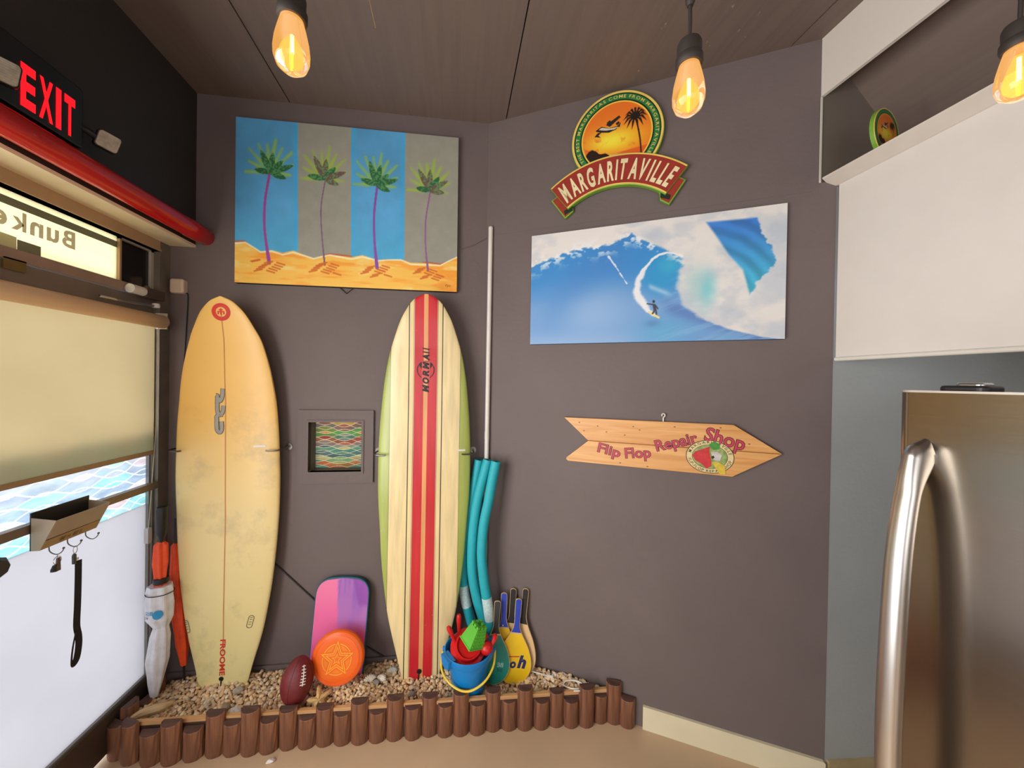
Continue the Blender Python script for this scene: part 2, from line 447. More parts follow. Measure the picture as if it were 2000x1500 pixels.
# jambs and header of the doorway
m = MB().box(-1.62, XJ, 2.135, 2.23, 0, 2.41)
struct(mk('trim_2', m, pm('grey_jamb_metal', (120, 110, 98), 0.5, 0.2, var=0.2, scale=9)))
m = MB().box(-1.62, XJ, YB, 2.135, 2.352, 2.405); m.box(-1.62, XJ+0.006, YB, 2.135, 2.352, 2.362)
struct(mk('trim_3', m, TANMETAL))

# transom window over the door
zt0 = at_X(0, 482, XD)[1]; zt1 = 2.352
yt = at_X(228, 500, XD)[0]
w2 = bpy.data.objects.new('window_2', None); col.objects.link(w2); w2['kind'] = 'structure'
w2.matrix_world = frame_left(XD)
mk('frame', MB().box(0.2, 2.135, zt0-0.040, zt0, -0.04, 0.03), pm('warm_brown_frame', (158, 134, 118), 0.45, 0.1), w2)
mk('frame', MB().box(yt, yt+0.010, zt0, zt1, -0.02, 0.012), TANMETAL, w2)
mk('frame', MB().box(2.118, 2.134, zt0, zt1, -0.02, 0.012), pm('pale_edge_highlight', (206, 196, 180), 0.4, 0.3), w2)  # frame edge of the dark pane, its highlight line put into the pale colour
mk('frame', MB().box(yt, 2.134, zt1-0.008, zt1, -0.02, 0.012), pm('pale_edge_highlight', (206, 196, 180), 0.4, 0.3), w2)
mk('pane', MB().box(0.2, yt, zt0, zt1, -0.006, 0.0), translucent('cream_film', (236, 230, 202), False, 0.15), w2, label='cream frosted transom pane')
mk('pane', MB().box(yt+0.01, 2.118, zt0, zt1-0.008, -0.006, 0.0), pm('black_glass', (16, 14, 14), 0.12), w2, label='dark blanked transom pane')
mk('film_band', MB().box(0.2, yt, zt1-0.050, zt1-0.022, 0.0006, 0.0012), translucent('grey_film', (150, 146, 134), False, 0.3), w2)
tB = [at_X(*p, XD) for p in ((145, 452), (145, 488), (118, 470), (0, 442))]
zb0, zb1 = at_X(145, 488, XD)[1], at_X(145, 455, XD)[1]
yb1 = at_X(146, 470, XD)[0]; hh = zb1-zb0
GREYL = translucent('grey_letter_film', (160, 150, 136), False, 0.4)
lw_ = 0.0; yy = yb1
for ch in 'Bunker':                            # reads from the street, so mirrored in here
    wd = hh*{'B': 0.74, 'u': 0.64, 'n': 0.64, 'k': 0.68, 'e': 0.68, 'r': 0.46}[ch]
    h2 = hh*(1.0 if ch in 'Bk' else 0.76)
    mk('letter', text_flat(ch, yy-wd, yy, zb0, zb0+h2, 0.03, 0, 0.0016, True), GREYL, w2)
    yy -= wd+hh*0.17
ya, za = at_X(79, 500, XD)[0], at_X(35, 468, XD)[1]
mk('sign_patch', MB().box(at_X(33, 480, XD)[0], ya, zt0, za, 0.0005, 0.0012), translucent('grey_film', (150, 146, 134), False, 0.3), w2)
mk('sign_patch', MB().prism([(0.9, zt0), (at_X(33, 480, XD)[0]-0.002, zt0), (at_X(33, 480, XD)[0]-0.002, za+0.006), (1.45, za+0.010), (0.9, za-0.01)], 0.0005, 0.0010), translucent('pale_film', (196, 190, 172), False, 0.3), w2)

# glass door with mosaic and frosted film
YG = at_X(288, 900, XD)[0]; zg0 = at_X(284, 1318, XD)[1]; zf0 = at_X(284, 985, XD)[1]; zblind = at_X(290, 881, XD)[1]
YD1 = 2.132; YD0 = 1.14
d1 = bpy.data.objects.new('door_1', None); col.objects.link(d1); d1['kind'] = 'structure'; d1.matrix_world = frame_left(XD)
mk('stile', MB().box(YG, YD1, 0.03, zt0-0.045, -0.022, 0.022), pm('silver_grey_stile', (140, 138, 134), 0.4, 0.4, var=0.06), d1)
mk('stile', MB().box(YD0, YD0+0.06, 0.03, zt0-0.045, -0.022, 0.022), BRONZE, d1)
mk('rail', MB().box(YD0+0.06, YG, 0.03, zg0, -0.022, 0.022), BRONZE, d1)
mk('rail', MB().box(YD0+0.06, YG, zt0-0.14, zt0-0.045, -0.022, 0.022), pm('grey_brown_rail', (128, 116, 104), 0.45, 0.15), d1)
mk('glazing_bead', MB().box(YD0+0.06, YG, zg0, zg0+0.010, 0.0, 0.014), pm('silver_grey_stile', (140, 138, 134), 0.4, 0.4), d1)
mk('glazing_bead', MB().box(YG-0.010, YG, zg0, zt0-0.14, 0.0, 0.014), pm('silver_grey_stile', (140, 138, 134), 0.4, 0.4), d1)
mk('frosted_pane', MB().box(YD0+0.06, YG-0.010, zg0+0.010, zf0, -0.004, 0.002), translucent('frosted_film', (196, 196, 200), False, 0.25), d1)
PALD = [(150,196,210),(186,204,214),(120,190,206),(196,190,206),(204,188,196),(160,208,200),(170,180,196),(146,170,196),(208,206,214),(136,206,214),(196,178,184)]
HF = 1.43-zf0
paint_grid('mosaic_film', YG-0.01-YD0-0.06, HF, 330, 120, mosaic(YG-YD0-0.07, HF, 0.15, 0.048, [tuple(q*0.66+22 for q in p) for p in PALD], 11, (206, 208, 212), 0.05),
           translucent('mosaic_film', None, True, 0.15), d1, T((YD0+0.06+YG-0.01)/2, zf0+HF/2, 0.0))
mk('clear_pane', MB().box(YD0+0.06, YG-0.010, zf0+HF, zt0-0.14, -0.004, 0.002), clear_glass(), d1)
zp = at_X(160, 990, XD)[1]
mk('push_bar', MB().box(YD0+0.03, 2.125, zp-0.016, zp+0.016, 0.022, 0.050), pm('brown_alloy', (140, 120, 98), 0.4, 0.4), d1)
mk('hinge', MB().box(at_X(0, 520, XD)[0]-0.02, at_X(32, 530, XD)[0], zt0-0.075, zt0-0.035, 0.018, 0.030), pm('brass', (122, 106, 66), 0.4, 0.6), d1)
yl, zl = at_X(4, 1106, XD+0.05)
mk('lever_handle', MB().lathe([(0.012, 0.02), (0.030, 0.022), (0.038, 0.040), (0.038, 0.055), (0.026, 0.068)], 8, 'Z', (yl-0.02, zl, 0)), pm('dark_grey_metal', (72, 72, 70), 0.4, 0.6), d1)
# door closer: body on the header, arm to the door
yc0, zc = at_X(246, 566, XJ); yc1 = at_X(292, 575, XJ)[0]
dc = thing('door_closer', 'white and bronze door closer cylinder with arm above the blind', 'door closer', frame_left(XD))
mk('cylinder', MB().lathe([(0.014, yc0), (0.021, yc0+0.004), (0.021, yc0+0.075), (0.014, yc0+0.08)], 16, 'X', (0, zt0-0.028, 0.052)), WHITEP, dc, smooth=True)
mk('body', MB().box(yc0+0.078, 2.125, zt0-0.052, zt0-0.006, 0.031, 0.07), BRONZE, dc)
mk('cap', MB().lathe([(0.010, 0), (0.012, 0.004), (0.006, 0.012)], 12, 'Y', (yc0+0.10, zt0-0.006, 0.05)), pm('brass', (122, 106, 66), 0.4, 0.6), dc)
mk('arm', MB().tube([(1.80, zt0-0.095, 0.05), (1.86, zt0-0.098, 0.062), (2.06, zt0-0.086, 0.062), (2.10, zt0-0.080, 0.06)], 0.006, 8), STEEL, dc)
mk('arm_joint', MB().lathe([(0.014, -0.010), (0.016, 0), (0.014, 0.010)], 12, 'Y', (2.08, zt0-0.082, 0.062)), WHITEP, dc)
# roller blind on the door
zr = 0.5*(at_X(150, 578, XD+0.055)[1]+at_X(150, 614, XD+0.055)[1])
rb = thing('roller_blind', 'beige roller blind drawn half way down the glass door', 'blind', frame_left(XD))
mk('roller', MB().lathe([(0.030, 1.20), (0.033, 1.203), (0.033, 2.128), (0.030, 2.132)], 24, 'X', (0, zr, 0.058)), wood('beige_roller', (226, 190, 150), (234, 202, 164), 'X', 2, 0.45), rb, smooth=True)
mk('cloth', MB().box(1.20, YG-0.012, zblind, zr, 0.034, 0.0355), translucent('blind_cloth', (204, 192, 168), False, 0.25), rb)
mk('hem_bar', MB().box(1.20, YG-0.012, zblind-0.012, zblind+0.008, 0.031, 0.0385), pm('tan_hem', (170, 140, 104), 0.5), rb)
mk('bracket', MB().box(2.131, 2.137, zr-0.035, zr+0.045, 0.02, 0.075), pm('cream_bracket', (214, 204, 178), 0.5), rb)
yk = at_X(305, 700, XD+0.04)[0]
mk('bead_chain', MB().tube([(yk, zr, 0.05), (yk-0.004, 1.5, 0.048), (yk-0.03, 0.95, 0.035)], 0.0018, 6), pm('beige_chain', (200, 186, 150), 0.5), rb)
mk('chain_tensioner', MB().prism(rrect(yk-0.042, yk-0.018, 0.885, 0.965, 0.010), 0.024, 0.042), pm('clear_plastic', (196, 200, 204), 0.2), rb)
# storefront windows farther along the left side and an unseen rear window added for fill (behind the camera)
w3 = bpy.data.objects.new('window_3', None); col.objects.link(w3); w3['kind'] = 'structure'; w3.matrix_world = frame_left(XD)
for y in (-3.3, -2.1, -0.6, 0.86):
    mk('mullion', MB().box(y-0.035, y+0.035, 0.30, 2.352, -0.03, 0.03), BRONZE, w3)
mk('sill', MB().box(YB, YD0-0.10, 0.0, 0.30, -0.03, 0.03), BRONZE, w3)
mk('mullion', MB().box(YD0-0.10, YD0, 0.0, 2.352, -0.03, 0.05), BRONZE, w3)
for a, b in ((-3.27, -2.135), (-2.065, -0.635), (-0.565, 0.825), (0.895, 1.04)):
    mk('pane', MB().box(a, b, 0.30, 2.352, -0.004, 0.002), translucent('frosted_film', (196, 196, 200), False, 0.25), w3)
m = MB().box(-1.75, 2.7, YB-0.1, YB, 0, 0.45); m.box(-1.75, 2.7, YB-0.1, YB, 2.45, CEIL+0.02); m.box(-1.75, -1.25, YB-0.1, YB, 0.45, 2.45); m.box(1.45, 2.7, YB-0.1, YB, 0.45, 2.45)
struct(mk('wall_rear', m, WALL))
struct(mk('window_4', MB().box(-1.25, 1.45, YB-0.06, YB-0.05, 0.45, 2.45), translucent('frosted_film', (196, 196, 200), False, 0.25)))

# right side: beam, niche above, ledge, recess below
XR = 1.541; XS = 1.595; YE = 1.385
struct(mk('wall_right_upper', MB().box(XR, XR+0.014, YB, YE, 2.971, CEIL+0.02), WHITEWALL))
struct(mk('wall_right', MB().box(XR, XR+0.10, YB, -0.9, 0, 2.971), WHITEWALL))
d5 = Vector((math.cos(R_(-5)), math.sin(R_(-5)), 0)); n5 = Vector((d5.y, -d5.x, 0))
struct(mk('wall_niche', MB().box(0, 1.15, 2.56, CEIL+0.02, -0.05, 0), pm('niche_brown_paint', (116, 106, 97), 0.6, var=0.05, scale=3), M=frame(Vector((XR, YE, 0)), d5, n5)))
struct(mk('trim_4', MB().box(-0.004, 0.004, 2.60, 2.968, 0, 0.003), WHITEP, M=frame(Vector((XR+0.001, YE-0.001, 0)), d5, n5)))
sl = MB().add([(1.585, YB, 3.165), (2.15, YB, 2.49), (2.15, YE, 2.49), (1.585, YE, 3.165), (1.60, YB, 3.18), (2.17, YB, 2.50), (2.17, YE, 2.50), (1.60, YE, 3.18)],
              [(0, 1, 2, 3), (7, 6, 5, 4), (0, 4, 5, 1), (1, 5, 6, 2), (2, 6, 7, 3), (3, 7, 4, 0)])
struct(mk('ceiling_niche', sl, PLY))
pr = [(XR, 2.616), (XR+0.002, 2.611), (XS-0.006, 2.580), (XS, 2.578), (2.2, 2.578), (2.2, 2.600), (1.60, 2.606)]
m = MB(); n = len(pr)
m.add([(x, -0.9, z) for x, z in pr]+[(x, YE-0.012, z) for x, z in pr], [(i, (i+1) % n, (i+1) % n+n, i+n) for i in range(n)]+[tuple(reversed(range(n))), tuple(range(n, 2*n))])
struct(mk('trim_5', m, pm('white_ledge_paint', (214, 205, 194), 0.5, var=0.03)))
struct(mk('wall_recess', MB().box(0, 1.10, 0, 2.575, -0.05, 0), GREYWALL, M=frame(Vector((1.594, 1.356, 0)), d5, n5)))
struct(mk('wall_recess_back', MB().box(2.58, 2.66, YB, 1.4, 0, 2.58), GREYWALL))
struct(mk('baseboard_recess', MB().box(0.012, 1.0, 0, 0.115, 0, 0.012), pm('tan_baseboard', (176, 158, 118), 0.5), M=frame(Vector((1.594, 1.356, 0)), d5, n5)))
struct(mk('baseboard_right', MB().prism([(0.90, 0), (1.636, 0), (1.636, 0.108), (1.630, 0.113), (0.90, 0.113)], 0, 0.014), BASEB, M=FB))
rs = thing('projection_blind', 'wide white roller screen hanging over the recess beside the refrigerator', 'blind')
mk('cloth', MB().box(XS, XS+0.002, -0.88, 1.345, 1.846, 2.578), pm('white_screen_cloth', (226, 220, 212), 0.75, var=0.015), rs)
mk('hem_bar', MB().tube([(XS+0.001, -0.88, 1.838), (XS+0.001, 1.345, 1.838)], 0.009, 10), WHITEP, rs, smooth=True)
# ================================================================ ON THE LEFT WALL
# red sprinkler pipe
mk_pipe = mk('sprinkler_pipe', MB().lathe([(0.043, YB+0.02), (0.043, 2.05), (0.046, 2.06), (0.046, 2.16), (0.043, 2.17), (0.043, 2.205)], 28, 'Y', (XL+0.05, 0, 2.462)), pm('red_pipe_enamel', (186, 22, 20), 0.22, var=0.12, scale=5, coat=0.4), smooth=True)
tag(mk_pipe, 'thick glossy red pipe running along the soffit above the door', 'pipe')
# exit sign with two emergency lamps
XE = XL+0.055
ex = thing('exit_sign', 'black emergency exit sign with glowing red letters and two lamp heads', 'exit sign', frame_left(XL))
e0, e1 = at_X(41, 118, XE), at_X(41, 204, XE); t1 = at_X(148, 199, XE); rb_ = at_X(166, 240, XE)[0]
zb_, zt_ = e1[1], e0[1]
mk('body', MB().prism(rrect(e0[0]-0.10, rb_, zb_-0.018, zt_+0.06, 0.012), 0.0, 0.052, 0.006), BLACKP, ex)
for ch, a, b in zip('EXIT', (41, 78, 111, 127), (71, 105, 121, 148)):
    ya, yb_ = at_X(a, 190, XE)[0], at_X(b, 190, XE)[0]
    if ch == 'I': mb = MB().box(ya, yb_, zb_, zt_, 0.0525, 0.0535)
    else: mb = text_flat(ch, ya, yb_, zb_, zt_, 0.035, 0, 0.0535)
    mk('letter', mb, emissive('red_letter_light', (255, 16, 28), 1.1), ex)
def lamp_head(y, z, s, ang, off):
    M = T(y, z, off) @ RY(-42) @ RX(16) @ RZ(ang)
    h = mk('lamp_head', MB().prism(rrect(-s, s, -s, s, s*0.35), -0.03, 0.006, 0.004), BLACKP, ex, M)
    ln = MB()
    ln.prism(rrect(-s*0.9, s*0.9, -s*0.9, s*0.9, s*0.3), 0.005, 0.012, 0.003)
    for k in range(9):
        q = -s*0.78+k*s*1.56/8; ln.box(-s*0.78, s*0.78, q-s*0.04, q+s*0.04, 0.011, 0.0145)
    mk('lens', ln, pm('ribbed_lens', (176, 166, 148), 0.25, var=0.2, scale=60), h)
yl_, zl_ = at_X(211, 277, XE+0.03); lamp_head(yl_, zl_, 0.032, -12, 0.085)
mk('lamp_arm', MB().tube([(rb_-0.02, zl_+0.01, 0.03), (yl_-0.04, zl_+0.012, 0.05), (yl_-0.02, zl_+0.004, 0.062)], 0.011, 10), BLACKP, ex)
y2, z2 = at_X(3, 136, XE+0.03); lamp_head(y2, z2, 0.034, -6, 0.085)
mk('lamp_arm', MB().tube([(y2-0.03, z2-0.03, 0.03), (y2, z2, 0.062)], 0.011, 10), BLACKP, ex)
# mail and key rack hung on the push bar
XM = XD+0.052
ym0, ym1 = at_X(58, 1030, XM)[0], at_X(172, 990, XM)[0]; zm1 = at_X(115, 985, XM)[1]; 
kr = thing('key_rack', 'small tan letter box with three wire hooks on the door push bar', 'key rack', frame_left(XM))
TAUPE = pm('taupe_metal', (168, 150, 128), 0.5, var=0.06); zb = zm1-0.135
mk('back_plate', MB().box(ym0, ym1, zb, zm1, 0, 0.004), BLACKP, kr)
def wedge(y, t):
    m = MB(); m.add([(y, zb, 0.004), (y, zm1-0.018, 0.004), (y, zm1-0.030, 0.080), (y, zb, 0.030), (y+t, zb, 0.004), (y+t, zm1-0.018, 0.004), (y+t, zm1-0.030, 0.080), (y+t, zb, 0.030)],
                    [(0, 1, 2, 3), (7, 6, 5, 4), (0, 4, 5, 1), (1, 5, 6, 2), (2, 6, 7, 3), (3, 7, 4, 0)]); return m
mk('side_panel', wedge(ym0, 0.003), TAUPE, kr); mk('side_panel', wedge(ym1-0.003, 0.003), TAUPE, kr)
def sheet(za, xa, zc_, xc, t=0.002):
    m = MB(); m.add([(ym0+0.003, za, xa), (ym1-0.003, za, xa), (ym1-0.003, zc_, xc), (ym0+0.003, zc_, xc), (ym0+0.003, za, xa-t), (ym1-0.003, za, xa-t), (ym1-0.003, zc_, xc-t), (ym0+0.003, zc_, xc-t)],
                    [(0, 1, 2, 3), (7, 6, 5, 4), (0, 4, 5, 1), (1, 5, 6, 2), (2, 6, 7, 3), (3, 7, 4, 0)]); return m
mk('front_panel', sheet(zb+0.038, 0.050, zm1-0.030, 0.080), TAUPE, kr)
mk('wood_strip', sheet(zb, 0.030, zb+0.034, 0.047), wood('key_rack_wood', (150, 122, 74), (176, 148, 96), 'X', 6), kr)
mt = MB()
for k, ch in enumerate('MAIL'):
    q = text_flat(ch, 0, 0.014, 0, 0.018, 0.01); ang = math.atan2(0.017, 0.034)
    q.xf(T((ym0+ym1)/2-0.045+k*0.024, zb+0.008, 0.0365) @ RX(math.degrees(ang))); mt.add(q.v, q.f)
mk('lettering', mt, pm('rack_letter_brown', (122, 96, 58), 0.6), kr)
def jhook(y, z0):
    return MB().tube(smooth_path([(y, z0+0.01, 0.018), (y, z0-0.018, 0.018), (y+0.004, z0-0.032, 0.026), (y+0.006, z0-0.036, 0.040), (y+0.008, z0-0.026, 0.052), (y+0.009, z0-0.016, 0.055)], 5), 0.0018, 8)
hy = [ym0+0.045, (ym0+ym1)/2+0.005, ym1-0.030]
for y in hy:
    h = mk('hook', jhook(y, zb), DARKSTEEL, kr, smooth=True)
    mk('hook_tip', MB().lathe([(0.001, -0.004), (0.004, -0.001), (0.004, 0.002), (0.001, 0.004)], 8, 'Z', (y+0.009, zb-0.015, 0.055)), DARKSTEEL, h)
kf = thing('key_bunch', 'small brown and black key fob hanging on the first hook', 'keys', frame_left(XM) @ T(hy[0]+0.006, zb-0.036, 0.038))
mk('ring', MB().tube([(0.014*math.cos(a), -0.022+0.014*math.sin(a), 0) for a in np.linspace(0, 6.283, 17)[:-1]], 0.0013, 6, True), STEEL, kf)
mk('link', MB().tube([(0, 0.002, 0), (0, -0.012, 0)], 0.0015, 6), STEEL, kf)
mk('leather_tag', MB().prism([(-0.006, -0.062), (0.010, -0.062), (0.008, -0.014), (-0.002, -0.014)], -0.002, 0.003), pm('brown_leather', (94, 72, 68), 0.6), kf)
mk('fob', MB().prism([(-0.020, -0.058), (-0.008, -0.062), (-0.004, -0.036), (-0.012, -0.036), (-0.020, -0.05)], -0.004, 0.004, 0.001), BLACKP, kf)
ly = thing('lanyard', 'long black printed lanyard hanging from the middle hook', 'lanyard', frame_left(XM) @ T(hy[1]+0.006, zb-0.036, 0.038))
mk('ring', MB().tube([(0.008*math.cos(a), -0.012+0.014*math.sin(a), 0) for a in np.linspace(0, 6.283, 17)[:-1]], 0.0013, 6, True), STEEL, ly)
mk('clasp', MB().prism([(-0.008, -0.066), (0.001, -0.068), (0.002, -0.030), (-0.004, -0.026), (-0.009, -0.034)], -0.004, 0.004, 0.001), pm('dark_grey_metal', (72, 72, 70), 0.4, 0.6), ly)
mk('crimp', MB().box(0.001, 0.011, -0.055, -0.046, -0.003, 0.003), STEEL, ly)
sp = MB()
L1 = [(0.008, -0.055, 0.001), (0.007, -0.10, 0.002), (0.004, -0.16, 0.004), (0.003, -0.21, 0.003), (0.010, -0.238, 0.001), (0.012, -0.262, 0), (0.006, -0.292, 0), (-0.006, -0.300, 0), (-0.008, -0.285, 0), (-0.004, -0.255, 0), (0.002, -0.225, 0.002)]
L1 = [(x*1.35, -0.05+(y+0.05)*1.62, z) for x, y, z in L1]
pts = smooth_path(L1, 6)
vv = []; ff = []
for i, p in enumerate(pts):
    t = (pts[min(i+1, len(pts)-1)]-pts[max(i-1, 0)]).normalized(); sd = Vector((-t.y, t.x, 0.5)).normalized()*0.0095
    vv += [tuple(p-sd), tuple(p+sd), tuple(p+sd+Vector((0, 0, 0.0012))), tuple(p-sd+Vector((0, 0, 0.0012)))]
for i in range(len(pts)-1):
    a = i*4
    for k in range(4): ff.append((a+k, a+(k+1) % 4, a+4+(k+1) % 4, a+4+k))
st = mk('strap', MB().add(vv, ff), pm('black_webbing', (20, 18, 18), 0.7), ly)

# little beige sensor on the back wall, with its wire
s0 = at_A(339, 546); s1 = at_A(366, 575)
sn = thing('wall_sensor', 'small beige sensor box on the dark wall by the door corner', 'sensor', FA)
mk('housing', MB().prism(rrect(s0[0], s1[0], s1[1], s0[1], 0.012), 0, 0.030, 0.008), pm('beige_plastic', (214, 190, 168), 0.45), sn)
mk('face_ridge', MB().box(s0[0]+0.012, s1[0]-0.014, s1[1]+0.010, s0[1]-0.010, 0.030, 0.0315), pm('beige_plastic', (214, 190, 168), 0.45), sn)
mk('wire', MB().tube(smooth_path([(s1[0]-0.004, s1[1]+0.005, 0.006), (s1[0]+0.006, s1[1]-0.02, 0.004), (s1[0]-0.004, 1.9, 0.004), (s1[0]-0.02, 1.6, 0.004)], 6), 0.0025, 6), BLACKP, sn)

# ================================================================ ART ON THE BACK WALLS
# palm tree painting on stretched canvas
PW, PH = 1.168, 0.876; PC = at_A((478+905+892+463)/4, (232+272+571+547)/4, 0.03)
def palm_picture(u, v):
    n1 = fbm(u*5, v*4, 21); n2 = fbm(u*26, v*18, 22)
    blue = np.array((84, 156, 204))/255.0; c = np.tile(blue, (len(u), 1))*(0.90+0.2*n1)[:, None]
    c = over(c, (70, 172, 214), 0.55*(1-sst(0.2, 0.5, v))*sst(0.15, 0.2, v))
    gx = ((u > 0.264+0.008*(1-v)) & (u < 0.500+0.006*(1-v))) | (u > 0.747)
    e = np.minimum.reduce([np.abs(u-0.264-0.008*(1-v)), np.abs(u-0.5-0.006*(1-v)), np.abs(u-0.747)])
    c = over(c, (58, 168, 220), (~gx)*(1-sst(0.0, 0.035, e))*0.6)
    c = over(c, (146, 146, 134), gx*1.0); c = c*(0.96+0.08*n2)[:, None]
    ys = np.interp(u, [0, .044, .109, .155, .203, .249, .339, .41, .507, .556, .63, .735, .78, .855, .919, 1], [.242, .246, .193, .207, .193, .211, .169, .197, .189, .206, .178, .192, .174, .177, .169, .226])
    st = fbm(u*7, v*34, 31); sand = np.tile(np.array((244, 186, 82))/255.0, (len(u), 1))
    sand = over(sand, (232, 146, 44), sst(0.45, 0.75, st)*0.8); sand = over(sand, (252, 218, 142), sst(0.55, 0.8, fbm(u*9, v*20, 37))*0.7)
    red = np.clip(1-np.abs(v-ys-0.002)/0.012, 0, 1)*sst(0.35, 0.6, vnoise(u*9, v*0+2, 5))
    c = over(c, (176, 96, 66), np.clip(red*1.6, 0, 1))
    m = 1-sst(-0.002, 0.002, v-ys); c = c*(1-m[:, None])+sand*m[:, None]
    c = over(c, (252, 240, 214), np.clip(1-np.abs(v-ys+0.006-0.006*np.sin(u*21))/0.008, 0, 1)*0.9)
    palms = [([(.144,.671),(.126,.502),(.125,.336),(.146,.127)], [(.106,.812),(.158,.802),(.2,.757),(.245,.733),(.215,.65),(.081,.692)], (.147,.68), 0.0085, (150, 70, 150), 0),
             ([(.385,.649),(.369,.487),(.374,.319),(.388,.132)], [(.336,.804),(.39,.789),(.431,.743),(.477,.719),(.446,.635),(.309,.681)], (.382,.666), 0.0045, (116, 92, 116), 1),
             ([(.62,.642),(.608,.47),(.611,.3),(.624,.131)], [(.584,.801),(.635,.781),(.673,.727),(.715,.698),(.678,.619),(.545,.685)], (.617,.655), 0.0085, (128, 76, 164), 0),
             ([(.867,.632),(.848,.452),(.849,.279),(.861,.13)], [(.811,.777),(.866,.779),(.91,.737),(.949,.715),(.935,.635),(.801,.655)], (.865,.644), 0.0055, (136, 92, 140), 1)]
    asp = PW/PH
    for k, (trunk, lv, h, wd, tc, alt) in enumerate(palms):
        X, Y = u*asp, v
        for j in range(10):                     # soft yellow-green fronds behind
            a = R_(-10+j*22); L = 0.19*(0.8+0.3*((j*37) % 5)/5)
            tip = (h[0]*asp+math.cos(a)*L*0.75, h[1]+0.02+math.sin(a)*L)
            d, t = seg_dist(X, Y, (h[0]*asp, h[1]), tip)
            c = over(c, (150, 186, 62), (1-sst(0.008, 0.026*(1.05-0.0), d+0.012*t+0.012*(n2-0.5)))*0.75*sst(0.15, 0.4, t))
        P = smooth_path([(a, b, 0) for a, b in trunk], 8)
        d = np.full(u.shape, 9.0); 
        for i in range(len(P)-1): d = np.minimum(d, seg_dist(X, Y, (P[i].x*asp, P[i].y), (P[i+1].x*asp, P[i+1].y))[0])
        ww = wd*(1+0.5*(1-sst(0.13, 0.3, v)))*asp*0.75
        c = over(c, tc, 1-sst(ww*0.7, ww, d))
        for i, tip in enumerate(lv):             # dark patterned leaves
            d, t = seg_dist(X, Y, (h[0]*asp, h[1]), (tip[0]*asp, tip[1]))
            wl = 0.0185*np.sin(np.clip(t*0.94+0.06, 0, 1)*math.pi)**0.7+0.002
            dark = np.array((40, 96, 60)) if not (alt and i in (0, 1, 3, 4)) else np.array((104, 84, 74))
            dot = sst(0.5, 0.62, vnoise(X*130, Y*130, 40+k))
            m = 1-sst(wl*0.8, wl, d)
            c = over(c, dark, m); c = over(c, (96, 160, 96), m*dot*0.65)
        for i in range(12):                      # brown strokes at the root
            rx, ry = trunk[-1][0]*asp+(((i*7919+k*31) % 97)/97-0.5)*0.16, trunk[-1][1]+0.012-(((i*104729+k*17) % 89)/89)*0.07
            s = 1 if rx > trunk[-1][0]*asp else -1
            d, t = seg_dist(X, Y, (rx-0.022*s, ry+0.006), (rx+0.022*s, ry-0.006))
            c = over(c, (196, 100, 32), (1-sst(0.003, 0.007, d))*0.85)
    return c*1.08
pt = thing('palm_painting', 'wide canvas painting of four palm trees on blue and grey stripes', 'painting', FA @ T(PC[0], PC[1], 0) @ RZ(0.15))
mk('canvas', MB().prism(rrect(-PW/2, PW/2, -PH/2, PH/2, 0.004, 3), 0.004, 0.030, 0.002), pm('canvas_edge', (60, 52, 50), 0.8), pt)
paint_grid('painted_face', PW-0.002, PH-0.002, 400, 300, palm_picture, am('canvas_paint', 0.55), pt, T(0, 0, 0.0306))
mk('signature', text_flat('Tyn', PW/2-0.066, PW/2-0.036, -PH/2+0.024, -PH/2+0.040, 0, 0.3, 0.0310), pm('ink_black', (40, 30, 26), 0.6), pt)
hx = at_A(677, 568)[0]-PC[0]
mk('hanger', MB().tube([(hx-0.04, -PH/2+0.006, 0.006), (hx, -PH/2-0.030, 0.006), (hx+0.04, -PH/2+0.006, 0.006)], 0.003, 6), pm('dark_wire', (60, 54, 52), 0.5), pt)
wl0, wl1 = at_A(897, 487, 0.01), at_A(950, 462, 0.03)
tag(mk('hanging_cord', MB().tube([(wl0[0], wl0[1], 0.008), (wl0[0]+0.08, wl0[1]+0.03, 0.006), (wl1[0]+0.0, wl1[1], 0.02)], 0.0018, 6), pm('grey_cord', (120, 108, 100), 0.6), M=FA),
    'thin cord running from the palm painting to the white pole', 'cord')

